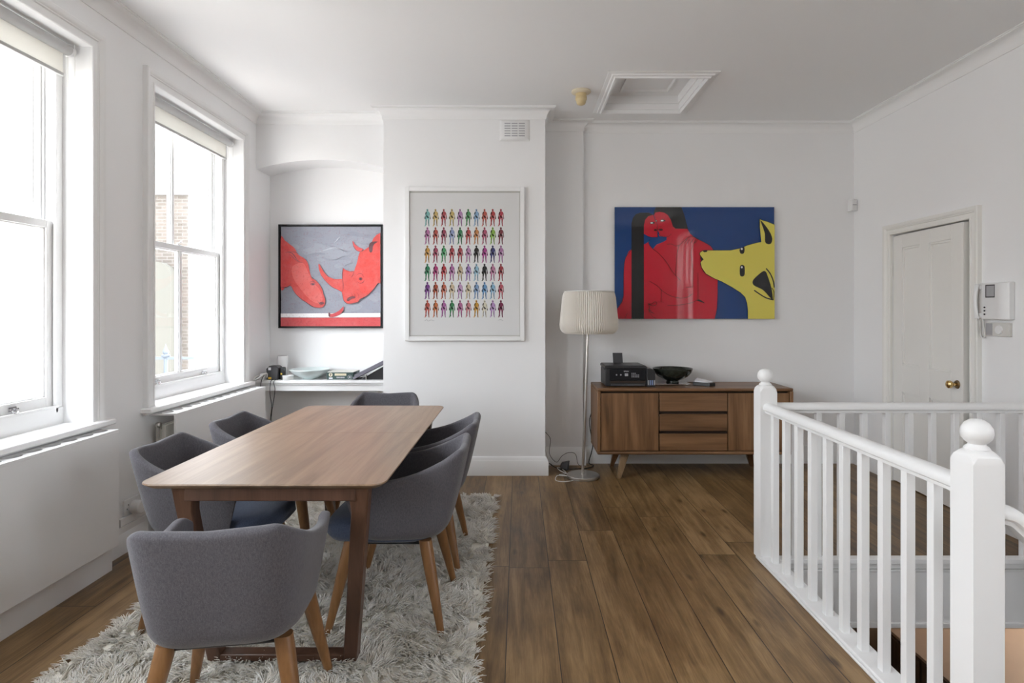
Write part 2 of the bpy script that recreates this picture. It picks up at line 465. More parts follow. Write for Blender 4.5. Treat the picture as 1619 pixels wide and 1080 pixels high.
# ---------------------------------------------------------------- sash windows
def arch_run(mp, path, w):
    k = w/.088
    pf = [(0, -.0), (0, -.020), (.004*k, -.024), (.012*k, -.024), (.016*k, -.018), (.044*k, -.016), (.048*k, -.022), (.054*k, -.022), (.060*k, -.028), (.070*k, -.034), (.084*k, -.034), (.088*k, -.030), (.088*k, 0)]
    m = MB(); m.sweep(pf, path); m.v = [mp(z, x, y) for x, y, z in m.v]; return m
def sash_window(n, mp, t0, t1, deep, fancy=True):
    w = thing('window_%d' % n, mp(0, (t0+t1)/2, SZ), kind='structure')
    def bx(m, d0, d1, a0, a1, z0, z1):
        p = mp(d0, a0, z0); q = mp(d1, a1, z1); m.box(p[0], q[0], p[1], q[1], z0, z1)
    f = MB()
    for a, b in ((t0, t0+.035), (t1-.035, t1)):
        bx(f, .135, deep, a, b, SZ, HZ)
    for a, b in ((t0+.035, t0+.050), (t1-.050, t1-.035)):
        bx(f, .130, .148, a, b, SZ+.06, HZ); bx(f, .198, .206, a, b-.004 if b > t1-.04 else b, SZ+.06, HZ)
    bx(f, .135, deep, t0, t1, HZ-.04, HZ); bx(f, .130, .148, t0+.03, t1-.03, HZ-.055, HZ-.04)
    bx(f, .130, deep+.03, t0, t1, SZ-.03, SZ+.085); bx(f, .128, .15, t0+.03, t1-.03, SZ+.085, SZ+.097)
    f.build('window_frame', 'gloss', w, .002)
    a0, a1 = t0+.036, t1-.036; am = (a0+a1)/2
    def sash(name, d0, d1, z0, z1, br, tr):
        m = MB()
        bx(m, d0, d1, a0, a0+.048, z0, z1); bx(m, d0, d1, a1-.048, a1, z0, z1)
        bx(m, d0, d1, a0+.048, a1-.048, z0, z0+br); bx(m, d0, d1, a0+.048, a1-.048, z1-tr, z1)
        bx(m, d0+.004, d1-.004, am-.015, am+.015, z0+br, z1-tr)
        for p, q in ((a0+.048, am-.015), (am+.015, a1-.048)):          # glazing mouldings
            for e0, e1 in ((p, p+.008), (q-.008, q)): bx(m, d0+.010, d1-.006, e0, e1, z0+br, z1-tr)
            bx(m, d0+.010, d1-.006, p, q, z0+br, z0+br+.008); bx(m, d0+.010, d1-.006, p, q, z1-tr-.008, z1-tr)
        o = m.build(name, 'gloss', w, .002)
        dm = (d0+d1)/2
        for p, q in ((a0+.046, am-.006), (am+.006, a1-.046)):
            g = MB(); u = mp(dm, p, z0+br-.01); v = mp(dm, q, z1-tr+.01)
            g.add([(u[0], u[1], u[2]), (v[0], v[1], u[2]), (v[0], v[1], v[2]), (u[0], u[1], v[2])], [(0, 1, 2, 3)])
            g.build('window_pane', 'glass', o, 0, 0)
        return o
    lo = sash('lower_sash', .152, .194, SZ+.090, 1.838, .055, .038)
    sash('upper_sash', .207, .249, 1.80, HZ-.04, .038, .05)
    # architrave round the opening
    m = arch_run(mp, [(t0, SZ), (t0, HZ), (t1, HZ), (t1, SZ)], .088)
    m.build('architrave', 'gloss', w)
    m = MB(); q = [(-.068, t0-.115), (-.0, t0-.115), (-.0, t0+.001), (.130, t0+.001), (.130, t1-.001), (-.0, t1-.001), (-.0, t1+.115), (-.068, t1+.115)]
    m.prism([mp(a, b, 0)[:2] for a, b in q], 'z', SZ-.030, SZ)
    bx(m, -.030, -.001, t0-.10, t1+.10, SZ-.045, SZ-.0305)
    m.build('window_sill', 'gloss', w, .007)
    if fancy:
        for a in (a0+.25, a1-.25):                                     # ring lifts on the bottom rail
            m = MB(); c0 = mp(.152, a, SZ+.118)
            p = mp(.148, a, SZ+.118); q = mp(.153, a, SZ+.118)
            m.box(p[0], q[0], p[1]-.022, p[1]+.022, p[2]-.010, p[2]+.010)
            u = mp(.136, a, SZ+.118)
            m.tube([(u[0], u[1]-.018, u[2]-.004), (u[0]+.004, u[1]-.012, u[2]-.016), (u[0]+.006, u[1], u[2]-.020), (u[0]+.004, u[1]+.012, u[2]-.016), (u[0], u[1]+.018, u[2]-.004)], .0035, 8, 4)
            m.cyl((u[0], u[1]-.018, u[2]), (q[0], u[1]-.018, u[2]), .004, n=8); m.cyl((u[0], u[1]+.018, u[2]), (q[0], u[1]+.018, u[2]), .004, n=8)
            m.build('sash_lift', 'chrome', lo)
        m = MB(); p = mp(.175, am, 1.838); m.box(p[0]-.014, p[0]+.014, p[1]-.025, p[1]+.025, 1.838, 1.843)
        m.cyl((p[0], p[1], 1.843), (p[0], p[1], 1.856), .009, n=12)
        m.tube([(p[0], p[1], 1.852), (p[0]+.006, p[1]+.02, 1.866), (p[0]+.010, p[1]+.03, 1.874)], [.005, .004, .005], 8)
        m.build('sash_lock', 'chrome', lo)
    return w
n = 0
for a, b in LEFT:
    n += 1; sash_window(n, lambda d, t, z: (XL-d, t, z), a, b, .29, n < 3)  # the pair behind the camera is added for its light
sash_window(5, lambda d, t, z: (XR+d, t, z), RW[0], RW[1], .29, False)
for a, b in REAR:
    n += 1; sash_window(n+1, lambda d, t, z: (t, YR-d, z), a, b, .29, False)
def portal(name, loc, rot, sx, sy):
    l = bpy.data.lights.new(name, 'AREA'); l.shape = 'RECTANGLE'; l.size = sx; l.size_y = sy; l.energy = 1
    l.cycles.is_portal = True
    o = bpy.data.objects.new(name, l); col.objects.link(o); o.location = loc; o.rotation_euler = rot
for a, b in LEFT: portal('window_daylight', (XL-.27, (a+b)/2, (SZ+HZ)/2), (0, R(-90), 0), HZ-SZ, b-a)
for a, b in REAR: portal('window_daylight', ((a+b)/2, YR-.27, (SZ+HZ)/2), (R(90), 0, 0), b-a, HZ-SZ)
portal('window_daylight', (XR+.27, (RW[0]+RW[1])/2, (SZ+HZ)/2), (0, R(90), 0), HZ-SZ, RW[1]-RW[0])

portal('window_daylight', (5.28, 3.82, -1.4), (0, R(90), 0), 1.8, .95)  # unseen opening on the lower level, added to light the stairwell
# ---------------------------------------------------------------- roller blinds
def blind(t0, t1, label):
    c = (XL-.075, (t0+t1)/2, 2.60)
    b = thing('roller_blind', c, label, 'roller blind', 'roller blinds in the window heads')
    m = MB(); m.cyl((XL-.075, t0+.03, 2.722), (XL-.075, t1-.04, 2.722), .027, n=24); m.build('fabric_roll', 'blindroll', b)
    m = MB(); m.box(XL-.1000, XL-.0985, t0+.035, t1-.045, 2.60, 2.722); m.build('blind_fabric', 'blind', b)
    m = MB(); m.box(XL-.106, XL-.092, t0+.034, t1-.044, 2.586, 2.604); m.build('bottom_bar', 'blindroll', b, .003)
    for t in (t0+.016, t1-.026):
        m = MB(); m.box(XL-.098, XL-.052, t-.003, t+.003, 2.695, HZ); m.cyl((XL-.075, t-.012, 2.722), (XL-.075, t+.012, 2.722), .024, n=20)
        m.build('bracket', 'whitep', b)
    m = MB(); t = t1-.018
    m.tube([(XL-.056, t, 2.72), (XL-.058, t, 2.0), (XL-.060, t, 1.2), (XL-.064, t, .90), (XL-.075, t, .875), (XL-.086, t, .90), (XL-.090, t, 1.2), (XL-.092, t, 2.0), (XL-.094, t, 2.72)], .0013, 6, 3)
    m.build('bead_chain', 'offwhitep', b)
blind(LEFT[0][0], LEFT[0][1], 'short white roller blind rolled up in the head of the window nearer the chimney breast')
blind(LEFT[1][0], LEFT[1][1], 'short white roller blind rolled up in the nearer window at the left edge')

# ---------------------------------------------------------------- door
dr = thing('door_1', (XR, DOOR[1], 0), kind='structure')
m = arch_run(lambda d, t, z: (XR+d, t, z), [(DOOR[0], 0), (DOOR[0], DOOR[2]), (DOOR[1], DOOR[2]), (DOOR[1], 0)], .080)
m.build('architrave', 'door', dr)
m = MB(); m.box(XR+.045, XR+.16, DOOR[0], DOOR[0]+.03, 0, DOOR[2]); m.box(XR+.045, XR+.16, DOOR[1]-.015, DOOR[1], 0, DOOR[2]); m.box(XR+.045, XR+.16, DOOR[0], DOOR[1], DOOR[2]-.015, DOOR[2])
m.box(XR+.165, XR+.20, DOOR[0]-.1, DOOR[1]+.1, 0, DOOR[2]+.1)
m.build('door_lining', 'door', dr, .002)
ang = R(3.2); LW = .800
def dp(t, d, z):                                 # t from hinge, d = depth into the wall
    x0, y0 = XR+.004, DOOR[1]-.004
    return (x0-math.sin(ang)*t+math.cos(ang)*d, y0-math.cos(ang)*t-math.sin(ang)*d, z)
def dbox(m, t0, t1, d0, d1, z0, z1):
    q = [(t0, d0), (t1, d0), (t1, d1), (t0, d1)]
    m.hexa([dp(a, b, z0) for a, b in q], [dp(a, b, z1) for a, b in q])
m = MB(); ZT = 1.972
for a, b in ((0, .118), (.335, .448), (.678, LW)): dbox(m, a, b, 0, .04, .008, ZT)
for z0, z1 in ((.008, .20), (.735, .945), (1.87, ZT)):
    dbox(m, .118, .335, 0, .04, z0, z1); dbox(m, .448, .678, 0, .04, z0, z1)
for a, b in ((.118, .335), (.448, .678)):
    for z0, z1 in ((.20, .735), (.945, 1.87)):
        dbox(m, a, b, .012, .028, z0, z1)
        for p, q in ((a, a+.016), (b-.016, b)): dbox(m, p, q, .004, .03, z0, z1)
        dbox(m, a, b, .004, .03, z0, z0+.016); dbox(m, a, b, .004, .03, z1-.016, z1)
leaf = m.build('door_leaf', 'door', dr, .002)
m = MB(); c0 = Vector(dp(.742, 0, .872)); nrm = Vector((-math.cos(ang), math.sin(ang), 0))
m.tube([c0, c0+nrm*.006], [.030, .026], 24); m.build('knob_rose', 'darkbrass', dr)
m = MB(); m.tube([c0+nrm*.005, c0+nrm*.012, c0+nrm*.028, c0+nrm*.036, c0+nrm*.048, c0+nrm*.060, c0+nrm*.068, c0+nrm*.071], [.010, .009, .009, .020, .027, .026, .017, .002], 24)
m.build('door_knob', 'brass', dr)
for z in (1.70, .25):
    m = MB(); m.box(XR-.010, XR+.002, DOOR[1]-.006, DOOR[1]+.008, z-.05, z+.05); m.build('hinge', 'door', dr, .002)
m = MB(); m.box(XR+.004, XR+.03, DOOR[0]-.001, DOOR[0]+.003, .83, .91); m.build('strike_plate', 'steel', dr)

# ---------------------------------------------------------------- loft hatch
hz = thing('loft_hatch', ((HX0+HX1)/2, (HY0+HY1)/2, H), 'white panelled loft hatch with a moulded frame in the ceiling', 'loft hatch')
m = MB()
fr = [(0, H), (0, H-.030), (.012, H-.030), (.018, H-.020), (.034, H-.018), (.040, H-.010), (.052, H-.008), (.066, H-.005), (.066, H)]
m.sweep([(-o, z) for o, z in fr], [(HX0, HY0), (HX1, HY0), (HX1, HY1), (HX0, HY1)], True)
m.build('hatch_frame', 'gloss', hz)
m = MB()
for k, (i, z0, z1) in enumerate(((0, H, H+.05), (0, H+.05, H+.13))):
    b = [(0, z0), (.010+.012*k, z0), (.010+.012*k, z1), (0, z1)]
    m.sweep(b, [(HX0, HY0), (HX1, HY0), (HX1, HY1), (HX0, HY1)], True)
m.build('hatch_lining', 'gloss', hz)
m = MB(); m.box(HX0, HX1, HY0, HY1, H+.115, H+.16)
m.sweep([(0, H+.115), (.0, H+.100), (.012, H+.100), (.020, H+.115)], [(HX0+.13, HY0+.13), (HX1-.13, HY0+.13), (HX1-.13, HY1-.13), (HX0+.13, HY1-.13)], True)
m.build('hatch_panel', 'gloss', hz)

# ================================================================ stairwell
SX0, SX1 = 1.33, 1.425
m = MB(); m.box(SX0, SX1, 1.70, 3.24, -.385, .022); m.box(SX0-.012, SX0, 1.70, 3.24, 0, .012)
struct('trim_2', m, 'gloss', .004)
m = MB(); m.box(SX1, XR, 3.24, 3.262, -.385, .004)
m.box(SX1, XR, 3.205, 3.245, -.022, .006); m.box(SX1, XR, 3.222, 3.242, -.055, -.022); m.box(SX1, XR, 3.230, 3.242, -.075, -.062)
m.box(SX1, XR, 3.225, 3.262, -.385, -.360)
struct('trim_3', m, 'gloss', .003)
m = MB(); m.box(XR, XR+.16, .0, 3.3, -2.7, 0); struct('wall_stairwell', m, 'wall')
m = MB(); m.box(-1, 5.2, 4.35, 4.45, -2.7, -.30); struct('wall_lower', m, 'tan')
m = MB(); m.box(-1, 5.2, -1.6, -1.5, -2.8, -.30); struct('wall_lower_rear', m, 'wall')
m = MB(); m.box(-1.1, -1, -1.6, 4.45, -2.8, -.30); m.box(5.2, 5.3, -1.6, 3.35, -2.8, -.20); m.box(5.2, 5.3, 4.3, 4.45, -2.8, -.20); m.box(5.2, 5.3, 3.35, 4.3, -2.8, -2.3); m.box(5.2, 5.3, 3.35, 4.3, -.5, -.20); m.box(XR, 5.3, -1.6, 4.45, -.30, -.20); struct('wall_lower_sides', m, 'wall')  # gap in the far side wall is unseen, added to let light in
m = MB(); m.box(-1, 5.2, -1.5, 4.35, -2.8, -2.7); struct('floor_lower', m, 'lowfloor')
cb = thing('storage_cabinet', (3.2, 3.8, -2.7), 'tan topped cabinet with dark brown sides on the floor below the stairwell', 'cabinet')
m = MB(); m.box(2.76, 4.0, 3.30, 4.34, -1.02, -1.0); m.build('cabinet_top', 'tantop', cb)
m = MB(); m.box(2.765, 4.0, 3.31, 4.34, -2.7, -1.02); m.build('cabinet_body', 'brownpanel', cb)
for k in range(3):
    m = MB(); m.box(2.755, 2.765, 3.33+.335*k, 3.33+.335*k+.31, -2.6, -1.04); m.build('side_panel', 'brownpanel', cb)
dl = thing('door_2', (2.7, 4.35, -2.7), kind='structure')
m = MB(); m.box(2.52, 2.72, 4.30, 4.35, -2.7, -.98); m.build('door_leaf', 'browndoor', dl)

# balustrade along the stairwell
def newel(p, cx, cy, zb):
    o = MB(); h = .046; s = lambda k, z: [(cx-k, cy-k, z), (cx+k, cy-k, z), (cx+k, cy+k, z), (cx-k, cy+k, z)]
    o.hexa(s(h, zb), s(h, .925))
    cut = .016
    ring = lambda k, c, z: [(cx-k+c, cy-k, z), (cx+k-c, cy-k, z), (cx+k, cy-k+c, z), (cx+k, cy+k-c, z), (cx+k-c, cy+k, z), (cx-k+c, cy+k, z), (cx-k, cy+k-c, z), (cx-k, cy-k+c, z)]
    o.rings([ring(h, .0005, .925), ring(h-.001, .010, .942), ring(h-.006, .018, .954), ring(h-.014, .018, .961), ring(.004, .001, .963)])
    nw = o.build('newel_post', 'gloss', p)
    o = MB(); o.lathe([(.0, .958), (.031, .958), (.034, .964), (.030, .970), (.024, .974), (.022, .978), (.030, .984), (.039, .996), (.0425, 1.010), (.040, 1.026), (.031, 1.041), (.018, 1.050), (0, 1.053)], (cx, cy, 0), 28)
    o.build('ball_finial', 'gloss', nw)
RC = 1.378
rail = [(-.022, 0), (.022, 0), (.024, .012), (.032, .018), (.034, .030), (.028, .044), (.016, .052), (0, .055), (-.016, .052), (-.028, .044), (-.034, .030), (-.032, .018), (-.024, .012)]
b1 = thing('balustrade', (RC, 2.5, .022), 'white balustrade with two ball topped newel posts along the stairwell edge', 'balustrade')
newel(b1, RC, 3.25, .0); newel(b1, RC, 1.75, -.385)
m = MB(); m.sweep([(o, .812+z) for o, z in rail], [(RC, 3.21), (RC, 1.79)]); m.build('handrail', 'gloss', b1)
for k in range(10):
    y = 3.128-.1335*k; m = MB(); m.box(RC-.016, RC+.016, y-.016, y+.016, .020, .815); m.build('baluster', 'gloss', b1, .0015)
b2 = thing('balustrade', (2.2, 3.25, 0), 'white balustrade across the far side of the stairwell, in front of the panelled door', 'balustrade')
m = MB(); m.sweep([(o, .808+z) for o, z in rail], [(RC+.045, 3.25), (XR, 3.25)]); m.build('handrail', 'gloss', b2)
for k in range(12):
    x = RC+.166+.1275*k
    if x < XR-.03:
        m = MB(); m.box(x-.015, x+.015, 3.235, 3.265, .0, .812); m.build('baluster', 'gloss', b2, .0015)
b3 = thing('stair_handrail', (1.9, 1.75, -.4), 'white handrail and balusters sloping down from the nearer ball topped newel post', 'handrail')
pts = [(RC+.03, 1.75, .775), (RC+.09, 1.75, .765), (RC+.13, 1.75, .735), (RC+.20, 1.75, .665), (RC+.35, 1.75, .515), (RC+1.15, 1.75, -.285)]
pp = spline([Vector(p) for p in pts], 5); rs = []
for i, p in enumerate(pp):
    d = (pp[min(i+1, len(pp)-1)]-pp[max(i-1, 0)]).normalized(); nn = Vector((-d.z, 0, d.x))
    rs.append([p+Vector((0, o, 0))+nn*(z-.028) for o, z in rail])
m = MB(); m.rings(rs); m.build('handrail', 'gloss', b3)
for k in range(7):
    x = RC+.185+.135*k; z = .665-(x-RC-.20)*1.0
    m = MB(); m.box(x-.016, x+.016, 1.734, 1.766, z-.92, z-.02); m.build('baluster', 'gloss', b3, .0015)
m = MB(); m.prism([(SX1, .02), (SX1+.9, -.88), (SX1+.9, -1.18), (SX1, -.28)], 'y', 1.735, 1.765); m.build('stair_string', 'gloss', b3)
st = MB()
for k in range(7): st.box(SX1+.2*k, SX1+.2*k+.22, .80, 1.735, -.2*(k+1)-.04, -.2*(k+1)); st.box(SX1+.2*k, SX1+.2*k+.02, .80, 1.735, -.2*(k+1), -.2*k-.04)
struct('floor_stairs', st, 'lowfloor')

# ================================================================ outside
m = MB(); m.prism([(-13.5, 13), (-7.38, 13), (-7.95, 14), (-13.5, 14)], 'z', -5, 3.95)
gb = tag(m.build('brick_building', 'brick'), 'weathered brick gable wall of the building outside the farther window', 'building')
m = MB(); q = [(-9.95, -2), (-7.66, -2), (-7.66, 2.15), (-7.72, 2.32), (-7.86, 2.42), (-8.1, 2.46), (-9.95, 2.46)]
m.prism(q, 'y', 12.80, 12.999); m.build('cream_render_patch', 'extcream', gb)
m = MB(); m.box(-13.6, -7.34, 12.93, 13.2, 3.95, 4.02); m.build('coping', 'extwhite', gb)
m = MB(); m.box(-12, -6.0, 15.2, 18, -5, 9); hb = tag(m.build('white_building', 'extwhite'), 'white rendered building beyond the brick gable outside the farther window', 'building')
m = MB(); m.box(-9.4, -8.1, 1.0, 10.2, -5, 12)
wb2 = tag(m.build('white_house', 'whitebrick'), 'white painted brick house across the gap outside the nearer window', 'building')
for y in (8.0, 4.4):
    for z in (.35, 2.6):
        m = MB(); m.box(-8.13, -8.085, y-.45, y+.45, z-.7, z+.7); f = m.build('house_window', 'extwhite', wb2)
        m = MB()
        for a in (-.40, .02):
            m.box(-8.088, -8.075, y+a, y+a+.38, z-.64, z-.03); m.box(-8.088, -8.075, y+a, y+a+.38, z+.03, z+.64)
        m.build('window_pane', 'extglass', f)
m = MB(); m.box(-6.4, -3.3, 6.6, 8.2, -5, .10); pw = m.build('garden_wall', 'extwhite'); tag(pw, 'low white parapet wall outside the farther window', 'wall')
rl = thing('iron_railing', (-4.3, 7.0, .10), 'grey painted iron railing with a spiked finial outside the farther window', 'railing')
m = MB(); m.box(-5.6, -3.9, 6.985, 7.015, .785, .815); m.build('top_rail', 'iron', rl)
for x in (-4.245, -4.53, -4.82, -5.1):
    m = MB(); big = x > -4.3; r = .022 if big else .011
    m.cyl((x, 7, .10), (x, 7, .80), r, n=10)
    if big: m.lathe([(.02, .80), (.045, .82), (.05, .835), (.025, .85), (.035, .87), (.03, .89), (.012, .93), (.0, .975)], (x, 7, 0), 12)
    m.build('railing_post' if big else 'railing_bar', 'iron', rl)

# ================================================================ radiators and covers
def oval_plate(m, x0, x1, y0, y1, z, cells, rx, ry, th=.012):
    dy = (y1-y0)/cells; cx = (x0+x1)/2
    for c_ in range(cells):
        a0 = y0+dy*c_; cy = a0+dy/2; N = 28; inn = []; out = []
        for k in range(N):
            a = 2*math.pi*(k+.5)/N; ca, sa = math.cos(a), math.sin(a)
            inn.append((cx+rx*ca, cy+ry*sa))
            s_ = min((x1-cx)/max(abs(ca), 1e-6), (dy/2)/max(abs(sa), 1e-6)); out.append((cx+s_*ca, cy+s_*sa))
        # corners
        for zz in (z, z-th):
            b = [(p[0], p[1], zz) for p in inn]+[(p[0], p[1], zz) for p in out]
            m.add(b, [(i, (i+1) % N, N+(i+1) % N, N+i) for i in range(N)])
            for sx in (-1, 1):
                for sy in (-1, 1):
                    cand = [p for p in out if (p[0]-cx)*sx > 0 and (p[1]-cy)*sy > 0]
                    px_ = max(cand, key=lambda p: abs(p[1]-cy)*(abs(abs(p[0]-cx)-(x1-cx)) < 1e-6)); py_ = max(cand, key=lambda p: abs(p[0]-cx)*(abs(abs(p[1]-cy)-dy/2) < 1e-6))
                    m.add([(px_[0], px_[1], zz), (cx+sx*(x1-cx), cy+sy*dy/2, zz), (py_[0], py_[1], zz)], [(0, 1, 2)])
        m.rings([[(p[0], p[1], z) for p in inn], [(p[0], p[1], z-th) for p in inn]], cap=False)
    m.box(x1-.0005, x1, y0, y1, z-th, z); m.box(x0, x1, y0-.0005, y0, z-th, z); m.box(x0, x1, y1, y1+.0005, z-th, z)
def rad_cover(y0, y1, xf, label, zt, cells):
    cv = thing('radiator_cover', (xf, (y0+y1)/2, 0), label, 'radiator cover', 'white radiator covers under the windows')
    m = MB(); m.box(xf-.016, xf, y0, y1, .13, zt-.012); m.build('front_panel', 'gloss', cv, .002)
    m = MB(); oval_plate(m, XL+.004, xf, y0, y1, zt, cells, .030, .040); m.build('top_grille', 'gloss', cv, 0, 0, fix=False)
    m = MB(); m.box(xf-.045, xf-.030, y0+.02, y1-.01, 0, .15); m.build('plinth', 'gloss', cv)
    rd = thing('radiator', (XL+.06, (y0+y1)/2, .1), ('cream radiator with a steel valve behind the cover below the farther window' if y0 > 2 else 'cream radiator behind the white cover below the nearer window'), 'radiator', 'radiators under the windows')
    m = MB(); m.box(XL+.025, XL+.045, y0+.03, y1-.02, .16, zt-.08); m.box(XL+.062, XL+.085, y0+.03, y1-.02, .16, zt-.08)
    m.box(XL+.045, XL+.062, y0+.032, y0+.042, .18, zt-.10)
    m.build('radiator_panel', 'radiator', rd, .004)
    m = MB(); z = zt-.052; m.cyl((XL+.052, y0+.004, z-.02), (XL+.052, y0+.03, z-.02), .013, n=14); m.ball((XL+.052, y0+.012, z-.02), .017, 10); m.cyl((XL+.052, y0+.012, z-.02), (XL+.052, y0+.012, z-.10), .008, n=10)
    m.build('radiator_valve', 'steel', rd)
    return cv
rad_cover(1.2, 3.095, -2.125, 'white radiator cover with oval vents below the nearer window at the left edge', .745, 18)
rad_cover(3.545, 4.79, -2.085, 'white radiator cover with oval vents below the farther window', .748, 12)

# ================================================================ alcove shelf
sh = thing('alcove_shelf', (-1.69, 5.13, .68), 'white built-in shelf board across the alcove under the red and grey painting', 'shelf')
m = MB(); m.box(XL+.001, XC0-.001, 4.965, YN-.001, .747, .777); m.build('shelf_board', 'gloss', sh, .008)
m = MB(); m.box(XL+.001, XC0-.001, 4.985, 5.01, .684, .735); m.box(XL+.001, XC0-.001, 4.975, 5.01, .735, .747); m.build('shelf_fascia', 'gloss', sh, .003)

# ================================================================ shaggy rug
RX0, RX1, RY0, RY1 = -1.75, -.175, 1.62, 4.28
rug = thing('shaggy_rug', ((RX0+RX1)/2, (RY0+RY1)/2, 0), 'cream shaggy wool rug lying under the dining table and chairs', 'rug')
m = MB(); m.box(RX0, RX1, RY0, RY1, .0, .010); m.build('rug_backing', 'rugbase', rug, .004)
rng = np.random.default_rng(5)
def smooth_noise(x, y, sc, seed):
    r = np.random.default_rng(seed); ph = r.uniform(0, 6.28, 14); an = r.uniform(0, 6.28, 14); fq = r.uniform(.5, 1.8, 14)*sc
    return sum(np.sin((x*np.cos(a)+y*np.sin(a))*q+p) for a, q, p in zip(an, fq, ph))/3.7
NT_ = 6600                                                  # tufts, a handful of yarns each
tx = rng.uniform(RX0-.004, RX1+.004, NT_); ty = rng.uniform(RY0-.004, RY1+.004, NT_)
th = smooth_noise(tx, ty, 9, 1)*2.6+smooth_noise(tx, ty, 31, 2)*1.2-.9
K = 11; N = NT_*K
bx_ = np.repeat(tx, K)+rng.normal(0, .0065, N); by_ = np.repeat(ty, K)+rng.normal(0, .0075, N)
ta = np.repeat(th+rng.normal(0, .35, NT_), K)+rng.normal(0, .30, N)
edge = np.minimum.reduce([bx_-RX0, RX1-bx_, by_-RY0, RY1-by_])
out_ang = np.arctan2(np.where(by_-RY0 < edge+.002, -1., np.where(RY1-by_ < edge+.002, 1., 0.)), np.where(bx_-RX0 < edge+.002, -1., np.where(RX1-bx_ < edge+.002, 1., 0.)))
near = np.clip(1-edge/.035, 0, 1)
dx = np.cos(ta)*(1-near)+np.cos(out_ang+rng.normal(0, .6, N))*near; dy = np.sin(ta)*(1-near)+np.sin(out_ang+rng.normal(0, .6, N))*near
L = rng.uniform(.038, .066, N)*(.8+.25*np.repeat(rng.uniform(0, 1, NT_), K))
lean = np.clip(rng.normal(.78, .14, N), .35, 1.1)*1.0; lean = np.clip(lean+near*.12, 0, 1.25)
NR = 5; ts = np.linspace(0, 1, NR); P = np.zeros((N, NR, 3))
side = rng.normal(0, .25, N)
for i, q in enumerate(ts):
    hor = L*np.sin(lean)*(q**1.25)*.95; ver = L*np.cos(lean)*q*(1.25-.45*q)+.0
    P[:, i, 0] = bx_+dx*hor-dy*side*L*q*q*.5; P[:, i, 1] = by_+dy*hor+dx*side*L*q*q*.5; P[:, i, 2] = .006+np.maximum(ver*(1-near*.55), .003)
rad = np.array([.0020, .0027, .0026, .0021, .0006])
V = np.zeros((N, NR, 3, 3))
px_, py_ = -dy, dx; nn = np.sqrt(px_**2+py_**2)+1e-9; px_ /= nn; py_ /= nn
for k in range(3):
    a = 2*math.pi*k/3+.5; ca, sa = math.cos(a), math.sin(a)
    V[:, :, k, 0] = P[:, :, 0]+px_[:, None]*ca*rad; V[:, :, k, 1] = P[:, :, 1]+py_[:, None]*ca*rad; V[:, :, k, 2] = P[:, :, 2]+sa*rad
V = V.reshape(-1, 3)
rc_ = world_loc(rug); V[:, 0] -= rc_.x; V[:, 1] -= rc_.y
bi = (np.arange(N)*NR*3)[:, None, None]+(np.arange(NR-1)*3)[None, :, None]+np.arange(3)[None, None, :]
bk = (np.arange(N)*NR*3)[:, None, None]+(np.arange(NR-1)*3)[None, :, None]+((np.arange(3)+1) % 3)[None, None, :]
F = np.stack([bi, bk, bk+3, bi+3], -1).reshape(-1, 4)
me = bpy.data.meshes.new('rug_pile'); me.vertices.add(len(V)); me.vertices.foreach_set('co', V.ravel())
me.loops.add(F.size); me.loops.foreach_set('vertex_index', F.ravel().astype(np.int32))
me.polygons.add(len(F)); me.polygons.foreach_set('loop_start', np.arange(0, F.size, 4, dtype=np.int32))
me.polygons.foreach_set('use_smooth', np.ones(len(F), bool))
tone = np.repeat(np.clip(np.repeat(rng.normal(.60, .27, NT_), K)+rng.normal(0, .10, N), 0, 1), NR*3).astype(np.float32)
at = me.attributes.new('tone', 'FLOAT', 'POINT'); at.data.foreach_set('value', tone)
me.update(calc_edges=True); me.materials.append(M['yarn'])
pile = bpy.data.objects.new('rug_pile', me); col.objects.link(pile); pile.parent = rug; pile['kind'] = 'stuff'

# ================================================================ dining table
TX0, TX1, TY0, TY1 = -1.385, -.487, 2.10, 3.83
tb = thing('dining_table', ((TX0+TX1)/2, (TY0+TY1)/2, .012), 'long walnut dining table with slanted frame legs standing on the shaggy rug', 'dining table')
def rounded(x0, x1, y0, y1, r, n=7, corners=(1, 1, 1, 1)):
    pts = []
    for (cx, cy, a), on in zip(((x1-r, y0+r, -90), (x1-r, y1-r, 0), (x0+r, y1-r, 90), (x0+r, y0+r, 180)), corners):
        if on: pts += [(cx+r*math.cos(R(a+90*k/n)), cy+r*math.sin(R(a+90*k/n))) for k in range(n+1)]
        else: pts.append((cx+(r if cx > x0+r+1e-6 else -r), cy+(r if a in (0, 90) else -r)))
    return pts
YM = 2.985
for (a, b, cs) in ((TY0, YM-.0008, (1, 0, 0, 1)), (YM+.0008, TY1, (0, 1, 1, 0))):
    def loop(i, z):
        return [(x, y, z) for x, y in rounded(TX0+i, TX1-i, a+(i if cs[0] else 0), b-(i if cs[1] else 0), .055-i*.5, 7, cs)]
    m = MB(); m.rings([loop(.022, .728), loop(.004, .741), loop(.0, .745), loop(.0015, .750)])
    m.build('table_leaf', 'table_top', tb)
